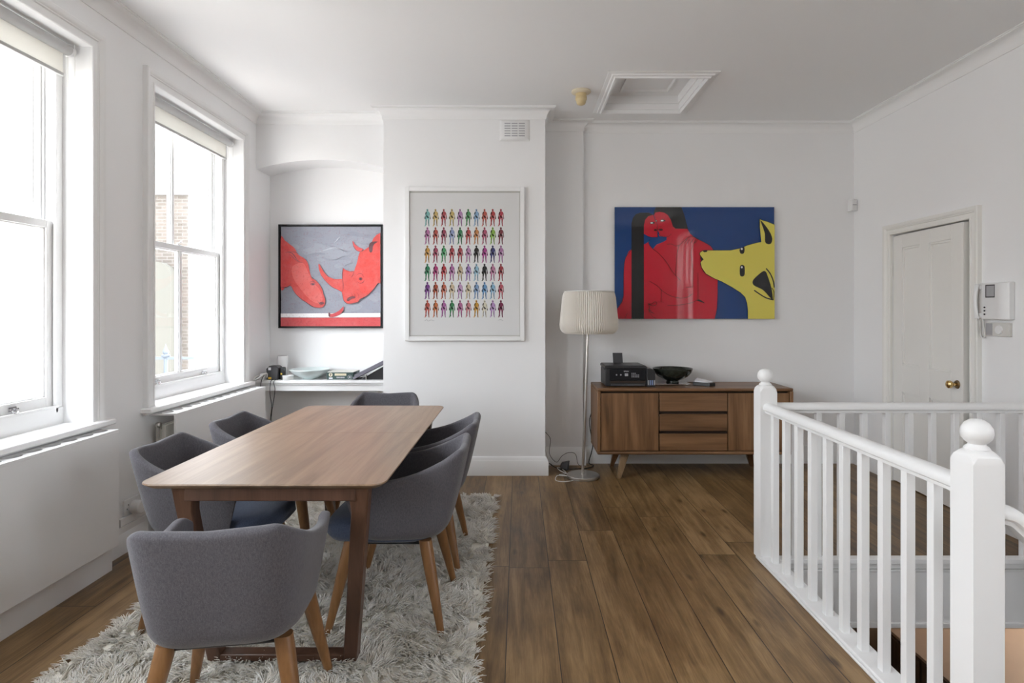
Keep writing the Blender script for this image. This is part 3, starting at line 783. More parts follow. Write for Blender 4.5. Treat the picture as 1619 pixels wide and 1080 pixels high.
def frame(y, s):                                # a slanted rectangular end frame
    cx = -.915; fo = .365; ft = .288; dep = .055; zt = .728; zb = .020; yl = .11*s
    def pt(t, x): return (x, y+yl*(1-t), zb+(zt-zb)*t)
    def outer(t): return ft+(fo-ft)*t
    def q(t, x0, x1): return [(x0, pt(t, 0)[1]-dep/2, pt(t, 0)[2]), (x1, pt(t, 0)[1]-dep/2, pt(t, 0)[2]), (x1, pt(t, 0)[1]+dep/2, pt(t, 0)[2]), (x0, pt(t, 0)[1]+dep/2, pt(t, 0)[2])]
    for sg in (-1, 1):
        m = MB(); rs = []
        for t in (0, .3, .6, .86, .90, .925, .94, 1.0):
            w = .052+.010*t+(0 if t < .87 else (t-.87)/.07*.012)
            x1 = cx+sg*outer(t); x0 = x1-sg*w; rs.append(q(t, min(x0, x1), max(x0, x1)))
        m.rings(rs); m.build('leg', 'table_frame', tb, .005)
    m = MB(); k = outer(1)-.05; m.box(cx-k, cx+k, y-dep/2+.001, y+dep/2-.001, zt-.052, zt-.0005); m.build('apron', 'table_frame', tb, .004)
    m = MB(); k = outer(0)-.04; m.box(cx-k, cx+k, y+yl-dep/2+.001, y+yl+dep/2-.001, zb, zb+.028); m.build('floor_bar', 'table_frame', tb, .004)
frame(2.165, 1); frame(3.765, -1)
m = MB(); m.box(TX0+.16, TX0+.19, 2.18, 3.75, .675, .727); m.build('side_rail', 'table_frame', tb)
m = MB(); m.box(TX1-.19, TX1-.16, 2.18, 3.75, .675, .727); m.build('side_rail', 'table_frame', tb)

# ================================================================ upholstered armchairs
def make_chair():
    ch = thing('dining_armchair', (0, 0, 0))
    low = [(.0, -.205), (.11, -.203), (.175, -.175), (.210, -.10), (.218, .0), (.218, .09), (.205, .150), (.20, .165)]
    top = [(.0, -.305), (.145, -.302), (.205, -.278), (.243, -.205), (.264, -.09), (.278, .05), (.279, .17), (.266, .232)]
    hgt = [.752, .760, .756, .716, .668, .642, .646, .620]
    lo = spline([Vector((x, y, 0)) for x, y in low], 6); hi = spline([Vector((x, y, 0)) for x, y in top], 6)
    hh = spline([Vector((h, 0, 0)) for h in hgt], 6)
    half = list(zip(lo, hi, hh)); cols = [(-1, c) for c in half[::-1]][:-1]+[(1, c) for c in half]
    Z0 = .372; NV = 14; grid = []
    for j in range(NV+1):
        row = []
        for sg, (l, h, z) in cols:
            zr = z.x; u = j/NV; zz = Z0+(zr-Z0)*u; t = (zz-Z0)/(.76-Z0)
            t2 = t**.8
            x = l.x+(h.x-l.x)*t2; y = l.y+(h.y-l.y)*t2
            # arm front edge sweeps back towards the seat, bottom tucks under
            tuck = max(0, 1-u/.16)**2*.035; k = 1-tuck/max(math.hypot(x, y), .1)
            front = max(0, (l.y-.02)/.145); y -= front*(1-u)**1.3*.03
            row.append((sg*x*k, y*k, zz))
        grid.append(row)
    m = MB(); m.sheet(grid)
    o = m.build('upholstered_shell', 'wool', ch, 0, 80, local=True)
    sd = o.modifiers.new('padding', 'SOLIDIFY'); sd.thickness = .036; sd.offset = -1; sd.use_even_offset = False
    if True:
        # grid normals point outwards or inwards: keep the outer face where drawn
        cn = Vector(o.data.polygons[(NV//2)*(len(cols)-1)+len(cols)//2].normal); sd.offset = -1 if cn.y < 0 else 1
    sb = o.modifiers.new('soften', 'SUBSURF'); sb.levels = 1; sb.render_levels = 2
    # seat cushion: rounded pad that overhangs at the front
    def ring(z, k, fy):
        out = []
        for i in range(40):
            a = 2*math.pi*i/40; ca, sa = math.cos(a), math.sin(a)
            ex = .5
            x = .198*k*math.copysign(abs(ca)**ex, ca); y = math.copysign(abs(sa)**ex, sa)
            y = y*(.265+fy)*k+.045 if sa > 0 else y*.215*k+.045
            if sa > 0: x *= 1+.10*max(0, (y-.15)/.18)
            out.append((x, y, z+.012*math.cos(x*7)*k-.010*max(0, y-.2)*4))
        return out
    m = MB(); m.rings([ring(.362, .90, -.02), ring(.372, .97, .0), ring(.395, 1.0, .012), ring(.430, .995, .010), ring(.452, .95, .0), ring(.462, .80, 0), ring(.466, .4, 0), ring(.467, .05, 0)])
    m.build('seat_cushion', 'seatwool', ch, 0, 60, local=True)
    for sx in (-1, 1):
        for fy in (-1, 1):
            tp = Vector((sx*.165, .195 if fy > 0 else -.125, .375)); ft = Vector((sx*.238, .275 if fy > 0 else -.205, .0))
            m = MB(); pts = [tp+(ft-tp)*q for q in (0, .12, .4, .8, .985, 1)]
            rs = []
            for p, r in zip(pts, (.027, .0275, .0245, .0175, .0145, .0125)):
                rs.append([(p.x+r*math.copysign(abs(math.cos(a))**.8, math.cos(a)), p.y+r*math.copysign(abs(math.sin(a))**.8, math.sin(a)), p.z) for a in [2*math.pi*k/20 for k in range(20)]])
            m.rings(rs); m.build('leg', 'beech', ch, 0, 50, local=True)
    m = MB(); m.box(-.165, .165, -.135, .205, .350, .368); m.build('seat_base', 'mortarframe', ch, .01, local=True)
    return ch
chair0 = make_chair()
CH = [(-.905, 1.885, 9, 'charcoal armchair at the near end of the table, seen from behind'),
      (-.955, 3.99, 180, 'charcoal armchair at the far end of the table, before the chimney breast'),
      (-1.395, 2.70, -90, 'charcoal armchair on the window side of the table, nearer one, its blue seat showing'),
      (-1.375, 3.31, -90, 'charcoal armchair on the window side of the table, farther one'),
      (-.530, 2.685, 90, 'charcoal armchair on the right side of the table, nearer one'),
      (-.520, 3.27, 90, 'charcoal armchair on the right side of the table, farther one')]
for i, (x, y, a, lb) in enumerate(CH):
    c = chair0 if i == 0 else copy_tree(chair0)
    c.location = (x, y, .012); c.rotation_euler = (0, 0, R(a))
    tag(c, lb, 'armchair', 'upholstered armchairs round the dining table')

# ================================================================ sideboard
S0, S1, SF, SBK, ST = .641, 2.237, 4.735, 5.175, .741
sb = thing('sideboard', ((S0+S1)/2, (SF+SBK)/2, 0), 'walnut sideboard with three drawers between two doors on splayed legs against the back wall', 'sideboard')
m = MB(); m.box(S0, S1, SF, SBK, ST-.026, ST); m.build('top_board', 'walnut_h', sb, .008)
m = MB(); m.box(S0, S1, SF, SBK, .200, .226); m.build('bottom_board', 'walnut_h', sb, .008)
for a, b in ((S0, S0+.026), (S1-.026, S1)):
    m = MB(); m.box(a, b, SF, SBK, .2255, ST-.0255); m.build('side_panel', 'walnut_v', sb, .003)
m = MB(); m.box(S0+.026, S1-.026, SF+.05, SBK-.01, .226, ST-.026); m.build('carcass', 'gap', sb)
D = [(S0+.030, 1.142), (1.150, 1.703), (1.711, S1-.030)]
for k in (0, 2):
    m = MB(); m.box(D[k][0], D[k][1], SF+.012, SF+.035, .231, .700); m.build('door', 'walnut_v', sb, .0015)
for z0, z1 in ((.232, .368), (.392, .529), (.553, .700)):
    m = MB(); m.box(D[1][0], D[1][1], SF+.012, SF+.035, z0, z1); m.build('drawer', 'walnut_h', sb, .0015)
for x0, sx in ((S0+.235, -1), (S1-.235, 1)):
    for yt, yf in ((SF+.075, SF+.035), (SBK-.075, SBK-.035)):
        m = MB(); xf = x0+sx*.055; h = .024; k = .015
        hx = .036
        m.hexa([(xf-k, yf-k, 0), (xf+k, yf-k, 0), (xf+k, yf+k, 0), (xf-k, yf+k, 0)], [(x0-hx, yt-h, .200), (x0+hx, yt-h, .200), (x0+hx, yt+h, .200), (x0-hx, yt+h, .200)])
        m.build('leg', 'walnut_leg' if yt < 5 else 'walnut_v', sb, .003)

# things on the sideboard
P0, P1, PF, PB, PZ = .722, 1.133, 4.835, 5.12, ST
pr = thing('printer', ((P0+P1)/2, (PF+PB)/2, PZ), 'black inkjet printer with side ink tanks and its rear paper support raised, on the sideboard', 'printer')
TK = P1-.072
m = MB(); m.prism([(P0, PZ+.008), (P0+.008, PZ+.004), (TK, PZ+.004), (TK, PZ+.150), (P0+.012, PZ+.150), (P0, PZ+.140)], 'y', PF, PB); m.build('body', 'black', pr, .004)
m = MB(); m.prism([(P0-.004, PZ+.151), (TK+.015, PZ+.151), (TK, PZ+.172), (TK-.012, PZ+.176), (P0+.004, PZ+.176), (P0-.004, PZ+.168)], 'y', PF+.008, PB); m.build('scanner_lid', 'black', pr, .003)
m = MB(); m.prism([(TK+.0006, PZ), (P1, PZ), (P1, PZ+.118), (P1-.006, PZ+.135), (P1-.020, PZ+.147), (TK+.0006, PZ+.150)], 'y', PF-.012, PB-.03); tk = m.build('ink_tank', 'black', pr, .003)
m = MB(); m.prism([(PF-.001, PZ+.052), (PF-.016, PZ+.058), (PF-.004, PZ+.148), (PF-.001, PZ+.148)], 'x', P0+.035, TK-.004); cpn = m.build('control_panel', 'blackg', pr, .001)
def cpy(z): return PF-.016+.012*(z-.058)/.09-.0006
m = MB(); a = cpy(.10); m.box(P0+.158, P0+.186, a-.0008, a+.003, PZ+.084, PZ+.112); m.build('display', 'mgrey', cpn)
for cx, cz in ((.090, .100), (.125, .100)):
    m = MB(); m.cyl((P0+cx, cpy(cz)-.0012, PZ+cz), (P0+cx, cpy(cz)+.003, PZ+cz), .0065, n=14); m.build('button', 'mgrey', cpn)
for c_ in range(5):
    for r_ in range(3):
        if c_ >= 3 and r_ == 0: continue
        z = .112-.014*r_; x = P0+.218+.0135*c_
        m = MB(); m.box(x-.0042, x+.0042, cpy(z)-.001, cpy(z)+.003, PZ+z-.004, PZ+z+.004); m.build('button', 'mgrey', cpn)
text('EPSON', .0135, 'lettering', 'paper', cpn, (P0+.171, cpy(.128)-.0010, PZ+.128), (R(90), 0, 0))
m = MB(); m.box(P0+.04, TK-.010, PF-.003, PF+.03, PZ+.032, PZ+.047); m.build('paper_slot', 'gap', pr)
m = MB(); m.box(P0+.045, TK-.015, PF-.020, PF+.02, PZ+.010, PZ+.024); m.build('output_tray', 'dgrey', pr, .002)
for k, cc in enumerate(('mgrey', 'inkblue', 'inkblue', 'mgrey')):
    if 'inkblue' not in M: M['inkblue'] = plain('blue_grey_ink_window', (.22, .30, .50), .3)
    m = MB(); x = TK+.011+.0165*k; m.box(x, x+.009, PF-.0140, PF-.010, PZ+.016, PZ+.056); m.build('ink_window', cc, tk)
m = MB(); m.hexa([(P0+.105, PB-.035, PZ+.17), (P0+.190, PB-.035, PZ+.17), (P0+.190, PB-.028, PZ+.17), (P0+.105, PB-.028, PZ+.17)],
                 [(P0+.102, PB-.020, PZ+.262), (P0+.186, PB-.020, PZ+.262), (P0+.186, PB-.013, PZ+.262), (P0+.102, PB-.013, PZ+.262)]); m.build('paper_support', 'dgrey', pr, .001)
# tray / sheet under the bowl, bowl, boxes
tr = MB(); tr.box(1.14, 1.455, 4.90, 5.10, ST+.009, ST+.015); [tr.box(a, a+.02, b, b+.02, ST, ST+.009) for a in (1.16, 1.415) for b in (4.92, 5.06)]; tr = tag(tr.build('flat_tray', 'chrome', bevel=.002), 'thin silver tray lying under the dark bowl on the sideboard', 'tray')
bw = MB(); bc = (1.322, 5.00, ST+.015)
bw.lathe([(0, .0), (.052, .0), (.055, .004), (.050, .016), (.078, .030), (.128, .056), (.157, .088), (.168, .117), (.169, .124), (.164, .123), (.152, .092), (.119, .061), (.06, .034), (0, .028)], bc, 48)
tag(bw.build('bowl', 'bowlglaze', smooth=60), 'dark green glazed footed bowl on the sideboard beside the printer', 'bowl')
bk = thing('notebook', (1.545, 4.92, ST), 'small black box with white papers on top at the right of the dark bowl', 'box')
m = MB(); m.hexa([(1.475, 4.93, ST), (1.59, 4.835, ST), (1.645, 4.865, ST), (1.53, 5.00, ST)], [(1.475, 4.93, ST+.030), (1.59, 4.835, ST+.030), (1.645, 4.865, ST+.030), (1.53, 5.00, ST+.030)]); m.build('black_box', 'black', bk, .003)
m = MB(); m.hexa([(1.490, 4.93, ST+.0305), (1.575, 4.86, ST+.0305), (1.630, 4.885, ST+.0305), (1.53, 4.985, ST+.0305)], [(1.490, 4.93, ST+.042), (1.575, 4.86, ST+.036), (1.630, 4.885, ST+.038), (1.53, 4.985, ST+.058)]); m.build('paper_sheet', 'paper', bk)
bk.name = 'document_box'

# ================================================================ floor lamp
LX, LY = .530, 4.80; LT = .579; LTY = 4.80
lp = thing('floor_lamp', (LX, LY, 0), 'steel floor lamp with a cream pleated shade beside the sideboard', 'floor lamp')
m = MB(); m.lathe([(0, 0), (.130, 0), (.135, .003), (.135, .020), (.131, .024), (.03, .026), (0, .026)], (LX, LY, 0), 48); m.build('base', 'steel', lp)
m = MB(); m.cyl((LX-.002, LY, .024), (LT, LTY, 1.42), .0115, n=16); m.build('pole', 'steel', lp)
m = MB(); NB = 168
prof = [(.196, .345), (.207, .330), (.214, .30), (.222, .22), (.232, .12), (.236, .075), (.232, .040), (.216, .014), (.195, .0)]
grid = []
for r_, h_ in prof:
    row = []
    for k in range(NB+1):
        a = 2*math.pi*k/NB; q = r_*(1+(.026 if k % 2 else -.026)); row.append((LT+q*math.cos(a), LTY+q*math.sin(a), 1.185+h_))
    grid.append(row)
m.sheet(grid); m.build('lamp_shade', 'shade', lp, 0, 20)
m = MB(); m.lathe([(.150, 1.192), (.152, 1.188), (.205, 1.188), (.205, 1.193), (.150, 1.193)], (LT, LTY, 0), 40); m.build('shade_ring', 'shade', lp)
m = MB(); m.lathe([(.192, 1.526), (.206, 1.528), (.206, 1.534), (.192, 1.534)], (LT, LTY, 0), 40)
for k in range(3):
    a = R(30+120*k); m.cyl((LT, LTY, 1.44), (LT+.196*math.cos(a), LTY+.196*math.sin(a), 1.528), .0025, n=6)
m.build('shade_carrier', 'offwhitep', lp)
m = MB(); m.ball((LT, LTY, 1.46), .03, 12); m.build('bulb', 'whitep', lp)

# cables by the lamp
def cable(name, pts, r, mat, label, cat='cable', k=6):
    m = MB(); m.tube([Vector(p) for p in pts], r, 8, k); return tag(m.build(name, mat), label, cat)
cable('lamp_cable', [(.41, 4.79, .012), (.37, 4.81, .010), (.32, 4.83, .004), (.30, 4.70, .004), (.36, 4.66, .004), (.44, 4.70, .004), (.45, 4.82, .004), (.36, 4.90, .02), (.33, 4.98, .03), (.37, 5.02, .01), (.40, 4.90, .004), (.34, 4.86, .004)], .0035, 'white_cable', 'coiled white cable on the floor beside the round lamp base')
cable('power_cable', [(.235, 5.15, .30), (.28, 5.12, .24), (.27, 5.10, .12), (.33, 5.08, .05), (.38, 5.10, .10), (.44, 5.10, .13), (.50, 5.12, .11), (.53, 5.12, .015), (.62, 5.12, .008)], .0022, 'black_cable', 'thin black cable looping up the wall in the corner beside the chimney breast')
cable('power_cable', [(.27, 5.12, .03), (.33, 5.03, .012), (.42, 5.0, .010), (.52, 5.02, .010), (.60, 5.04, .010), (.66, 5.12, .010), (.62, 5.14, .03), (.645, 5.15, .12), (.655, 5.15, .20), (.632, 5.15, .33), (.63, 5.15, .42), (.66, 5.155, .50)], .0045, 'black_cable', 'thick black cable hanging down the left end of the sideboard')
m = MB(); m.hexa([(.345, 5.02, .0), (.42, 4.99, .0), (.435, 5.04, .0), (.36, 5.07, .0)], [(.365, 5.03, .055), (.43, 5.0, .075), (.445, 5.05, .075), (.38, 5.08, .055)])
tag(m.build('power_adapter', 'dgrey', bevel=.006), 'dark grey power adapter on the floor behind the lamp base', 'adapter')

# ================================================================ wall and ceiling fittings
vt = thing('wall_vent', (-.035, YC, 2.88), 'white slatted ventilation grille high on the chimney breast', 'vent')
m = MB(); V0, V1, VZ0, VZ1 = -.160, .093, 2.790, 2.968
m.sweep([(0, 0), (0, 0)], [(0, 0), (1, 0)]) if False else None
def fr_y(m, x0, x1, z0, z1, y0, y1, w):
    m.box(x0, x0+w, y0, y1, z0, z1); m.box(x1-w, x1, y0, y1, z0, z1); m.box(x0+w, x1-w, y0, y1, z0, z0+w); m.box(x0+w, x1-w, y0, y1, z1-w, z1)
m.hexa([(V0, YC-.002, VZ0), (V1, YC-.002, VZ0), (V1, YC, VZ0), (V0, YC, VZ0)], [(V0, YC-.002, VZ1), (V1, YC-.002, VZ1), (V1, YC, VZ1), (V0, YC, VZ1)])
m.add([(V0, YC-.002, VZ0), (V1, YC-.002, VZ0), (V1, YC-.002, VZ1), (V0, YC-.002, VZ1), (V0+.028, YC-.020, VZ0+.022), (V1-.028, YC-.020, VZ0+.022), (V1-.028, YC-.020, VZ1-.022), (V0+.028, YC-.020, VZ1-.022)],
      [(0, 1, 5, 4), (1, 2, 6, 5), (2, 3, 7, 6), (3, 0, 4, 7), (4, 5, 6, 7)])
m.build('vent_frame', 'whitep', vt, .001)
m = MB()
for r_ in range(6):
    for c_ in range(3):
        x = -.118+.0595*c_; z = 2.826+.0205*r_
        m.box(x, x+.050, YC-.0212, YC-.019, z, z+.0075)
m.build('slots', 'mgrey', vt)
det = thing('heat_detector', (.48, 4.47, H), 'yellowed round heat detector on the ceiling beside the loft hatch', 'heat detector')
m = MB(); m.lathe([(0, H-.0005), (.074, H-.0005), (.076, H-.008), (.068, H-.016), (.045, H-.022), (0, H-.022)], (.48, 4.47, 0), 32); m.build('base_plate', 'detector2', det)
m = MB(); m.lathe([(0, H-.021), (.042, H-.022), (.040, H-.040), (.044, H-.046), (.044, H-.066), (.038, H-.072), (.036, H-.088), (.030, H-.100), (.018, H-.106), (0, H-.107)], (.48, 4.47, 0), 32); m.build('sensor_body', 'detector', det)
pi = thing('motion_sensor', (XR-.02, YB-.03, 2.31), 'small white motion sensor high in the corner left of the panelled door', 'sensor')
m = MB(); m.rings([[(XR-.062+.018*k[0], YB-.075+.012*k[1], z) for k in ((0, 0), (1, 0), (3, .8), (3.44, 2), (3.44, 6.2), (0, 6.2))] for z in (2.265, 2.365)])
m.build('sensor_housing', 'whitep', pi, .006)
m = MB(); m.box(XR-.055, XR-.02, YB-.0775, YB-.074, 2.312, 2.318); m.build('sensor_slot', 'mgrey', pi)

# entry phone on the right wall
ip = thing('entry_phone', (XR, 3.66, 1.44), 'white entry phone with a handset and small screen beside the door', 'entry phone')
I0, I1, J0, J1 = 3.545, 3.790, 1.318, 1.552
m = MB(); m.prism([(XR, I0), (XR-.030, I0+.006), (XR-.052, I0+.040), (XR-.050, I0+.075), (XR-.040, I0+.085), (XR-.038, I1-.055), (XR-.030, I1), (XR, I1)], 'z', J0, J1); m.build('phone_body', 'whitep', ip, .006)
m = MB(); m.box(XR-.042, XR-.036, 3.650, 3.722, 1.458, 1.540); m.build('screen_bezel', 'dgrey', ip, .001)
m = MB(); m.box(XR-.0428, XR-.040, 3.652, 3.712, 1.465, 1.532); m.build('screen', 'mgrey', ip)
m = MB(); rs = []
for q in range(11):
    z = J0+.004+(J1-J0-.008)*q/10; bl = .012*math.cos((q/10-.5)*math.pi); w = .024+.004*abs(q-5)/5
    x = XR-.050-bl; rs.append([(x, 3.768-w/2-.0, z), (x-.014, 3.768-w/2+.004, z), (x-.016, 3.768+w/2-.002, z), (x, 3.768+w/2+.006, z)])
m.rings(rs); m.build('handset', 'whitep', ip, .005)
m = MB()
m.box(XR-.05, XR-.028, 3.758, 3.780, J0+.01, J0+.04); m.box(XR-.05, XR-.028, 3.758, 3.780, J1-.04, J1-.01); m.build('handset_cradle', 'whitep', ip)
for k in range(3):
    m = MB(); z = 1.352+.022*k; m.cyl((XR-.036, 3.730, z), (XR-.043, 3.730, z), .0050, n=12); m.build('button', 'black', ip)
m = MB(); m.tube([Vector(p) for p in [(XR-.04, 3.765, J0+.006), (XR-.03, 3.775, J0-.05), (XR-.022, 3.782, J0-.10), (XR-.02, 3.768, J0-.118), (XR-.022, 3.752, J0-.10), (XR-.028, 3.752, J0-.04), (XR-.03, 3.755, J0+.004)]], .0055, 10, 6); m.build('coiled_cord', 'offwhitep', ip)
th_ = thing('thermostat', (XR, 3.64, 1.255), 'off-white wall thermostat with a dial directly below the entry phone', 'thermostat')
m = MB(); m.box(XR-.022, XR, 3.565, 3.745, 1.214, 1.300); m.build('housing', 'offwhitep', th_, .003)
m = MB(); m.box(XR-.0235, XR-.02, 3.690, 3.740, 1.220, 1.294); m.build('display', 'mgrey', th_, .001)
m = MB(); m.cyl((XR-.022, 3.635, 1.255), (XR-.032, 3.635, 1.255), .028, .026, 28); m.build('dial', 'whitep', th_, .001)

# sockets low on the left wall
so = thing('wall_socket', (XL, 3.40, .25), 'white double power socket low on the wall between the two radiator covers', 'socket')
m = MB(); m.box(XL, XL+.012, 3.31, 3.456, .205, .291); m.build('socket_plate', 'whitep', so, .003)
for cy in (3.345, 3.42):
    for a, b in ((0, .02), (-.011, -.002), (.011, -.002)):
        m = MB(); m.box(XL+.0115, XL+.0125, cy+a-.003, cy+a+.003, .235+b, .243+b); m.build('pin_hole', 'dgrey', so)
pg = MB(); pg.prism([(3.385+.04*math.cos(R(a)), .235+.04*math.sin(R(a))) for a in range(0, 360, 20)], 'x', XL+.0126, XL+.065); tag(pg.build('power_plug', 'whitep', bevel=.006), 'round white plug in the socket low on the left wall', 'plug')
m = MB(); m.box(XL, XL+.02, 3.27, 3.50, .156, .200); m.box(XL, XL+.024, 3.12, 3.5, .10, .156)
struct('trim_4', m, 'gloss', .002)

# ================================================================ things on the alcove shelf
ZS = .777
m = MB(); m.lathe([(0, 0), (.044, 0), (.046, .003), (.046, .190), (.043, .195), (.0, .195)], (-2.093, 5.16, ZS), 36)
sp_ = tag(m.build('smart_speaker', 'whitep'), 'white cylindrical speaker standing on the alcove shelf', 'speaker')
m = MB(); m.lathe([(0, .1955), (.038, .1955), (.040, .198), (0, .199)], (-2.093, 5.16, ZS), 32); m.build('top_plate', 'mgrey', sp_)
bt = thing('battery_charger', (-2.11, 5.03, ZS), 'squat black battery charger with yellow details on the alcove shelf beside the radiator cover', 'charger')
m = MB(); m.prism([(-2.165, ZS), (-2.07, ZS), (-2.062, ZS+.10), (-2.085, ZS+.118), (-2.145, ZS+.122), (-2.172, ZS+.095)], 'y', 5.0, 5.10); m.build('charger_body', 'dgrey', bt, .008)
M['yellow'] = plain('yellow_plastic', (.75, .50, .06), .4)
m = MB(); m.box(-2.150, -2.128, 4.9965, 5.002, ZS+.085, ZS+.108); m.build('sticker', 'paper', bt)
m = MB(); m.box(-2.150, -2.125, 4.9965, 5.002, ZS+.008, ZS+.026); m.build('yellow_trim', 'yellow', bt)
m = MB(); m.box(-2.058, -2.035, 5.02, 5.09, ZS, ZS+.105); b2_ = m.build('battery_pack', 'black', bevel=.006); tag(b2_, 'narrow black battery pack between the charger and the white speaker', 'battery')
m = MB(); m.box(-2.054, -2.040, 5.017, 5.0205, ZS+.045, ZS+.058); m.build('yellow_trim', 'yellow', b2_)
m = MB(); m.lathe([(0, 0), (.042, 0), (.045, .004), (.047, .038), (.044, .040), (.041, .010), (0, .008)], (-1.985, 5.012, ZS), 30); tag(m.build('small_pot', 'whitep'), 'small low white pot in front of the white speaker on the shelf', 'pot')
m = MB(); m.lathe([(0, 0), (.055, 0), (.060, .005), (.10, .022), (.150, .055), (.172, .082), (.170, .086), (.145, .062), (.095, .032), (0, .018)], (-1.832, 5.11, ZS), 48); tag(m.build('serving_bowl', 'celadon'), 'wide pale green ceramic bowl on the alcove shelf', 'bowl')
gb_ = thing('board_game_box', (-1.52, 5.12, ZS), 'dark green board game box with a pale lid on the alcove shelf', 'game box')
B0, B1, BF, BB = -1.660, -1.430, 5.03, 5.235
m = MB(); m.box(B0, B1, BF, BB, ZS+.0005, ZS+.062); m.build('box_side', 'boxgreen', gb_, .001)
m = MB(); m.box(B0+.001, B1-.001, BF+.001, BB-.001, ZS+.0615, ZS+.066); m.build('box_lid', 'cardtop', gb_, .001)
m = MB(); m.cyl((B0+.035, BF-.0006, ZS+.042), (B0+.035, BF+.001, ZS+.042), .0165, n=28); rd_ = m.build('round_badge', 'cream', gb_)
m = MB(); m.prism([(B0+.031, ZS+.030), (B0+.039, ZS+.030), (B0+.037, ZS+.040), (B0+.042, ZS+.048), (B0+.036, ZS+.055), (B0+.029, ZS+.050), (B0+.033, ZS+.042)], 'y', BF-.0012, BF-.0006); m.build('figure', 'black', rd_)
m = MB(); m.box(B0+.020, B0+.052, BF-.0006, BF+.001, ZS+.008, ZS+.018); m.build('white_panel', 'paper', gb_)
m = MB(); m.box(B0+.070, B0+.170, BF-.0006, BF+.001, ZS+.034, ZS+.053); bd = m.build('title_band', 'cream', gb_)
m = MB(); x = B0+.080
while x < B0+.160:
    w_ = random.uniform(.004, .008); m.box(x, min(x+w_, B0+.16), BF-.001, BF-.0006, ZS+.041, ZS+.046); x += w_+.0025
m.build('title_lettering', 'detector', bd)
m = MB(); x = B0+.085
while x < B0+.150:
    w_ = random.uniform(.004, .008); m.box(x, x+w_, BF-.0006, BF+.001, ZS+.012, ZS+.025); x += w_+.002
m.build('lower_lettering', 'mgrey', gb_)
m = MB(); N_ = 28
for r0, r1 in ((.016, .0185), (.0, .009)):
    m.rings([[(B0+.200+r*math.cos(2*math.pi*k/N_), yy, ZS+.022+r*math.sin(2*math.pi*k/N_)) for k in range(N_)] for r, yy in ((max(r0, .0001), BF+.001), (max(r0, .0001), BF-.0006), (r1, BF-.0006), (r1, BF+.001))], cap=False)
m.build('ring_emblem', 'mgrey', gb_)
lt = thing('laptop', (-1.29, 5.12, ZS), 'grey laptop tilted up on a dark stand at the right end of the alcove shelf', 'laptop')
def slab(m, off, th, y0, y1, x0=-1.425, x1=-1.145, z0=.012, sl=.50):
    a = math.atan(sl); n_ = (-math.sin(a), math.cos(a))
    p = [(x0+n_[0]*off, ZS+z0+n_[1]*off), (x1+n_[0]*off, ZS+z0+(x1-x0)*sl+n_[1]*off)]
    q = [(p[1][0]+n_[0]*th, p[1][1]+n_[1]*th), (p[0][0]+n_[0]*th, p[0][1]+n_[1]*th)]
    m.prism([p[0], p[1], q[0], q[1]], 'y', y0, y1)
m = MB(); slab(m, 0, .020, 5.0, 5.22, -1.420, -1.150, .004); m.build('laptop_base', 'slate', lt, .004)
m = MB(); slab(m, .0205, .014, 5.0, 5.22, -1.400, -1.150, .012); m.build('laptop_lid', 'slate', lt, .003)
m = MB(); m.prism([(-1.37, ZS+.0), (-1.145, ZS+.0), (-1.145, ZS+.128)], 'y', 5.03, 5.20); m.build('stand', 'black', lt, .002)
m = MB(); m.prism([(-1.320, ZS), (-1.312, ZS), (-1.312, ZS+.045), (-1.320, ZS+.042)], 'y', 5.015, 5.03); m.build('stand_strut', 'steel', lt)
cable('adapter_cable', [(-2.19, 4.99, .80), (-2.21, 4.93, .82), (-2.235, 4.90, .79), (-2.20, 4.90, .80), (-2.17, 4.94, .83), (-2.15, 4.97, .835), (-2.16, 4.99, .80)], .006, 'white_cable', 'tangled white cable on the end of the shelf beside the window sill')
m = MB(); m.hexa([(-2.225, 4.975, ZS), (-2.175, 4.975, ZS), (-2.175, 5.035, ZS), (-2.225, 5.035, ZS)], [(-2.215, 4.98, ZS+.055), (-2.165, 4.98, ZS+.065), (-2.165, 5.03, ZS+.065), (-2.215, 5.03, ZS+.055)])
tag(m.build('plug_adapter', 'whitep', bevel=.006), 'white plug adapter at the left end of the alcove shelf', 'adapter')
YK = 4.95
cable('charging_cable', [(-2.155, 5.01, ZS+.06), (-2.170, 4.97, ZS+.05), (-2.190, YK, ZS-.01), (-2.195, YK, .64), (-2.190, YK, .56), (-2.193, YK, .45), (-2.185, YK+.02, .36)], .0028, 'black_cable', 'leftmost black cable hanging from the alcove shelf')
cable('charging_cable', [(-2.105, 4.995, ZS+.004), (-2.110, YK, ZS-.01), (-2.115, YK, .66), (-2.100, YK, .56), (-2.112, YK, .45), (-2.118, YK+.02, .34)], .0028, 'black_cable', 'middle black cable hanging from the alcove shelf')
cable('charging_cable', [(-2.085, 4.995, ZS+.004), (-2.085, YK, ZS-.015), (-2.072, YK, .70), (-2.092, YK+.006, .58), (-2.106, YK+.006, .47), (-2.112, YK+.026, .33)], .0028, 'black_cable', 'rightmost black cable hanging from the alcove shelf')

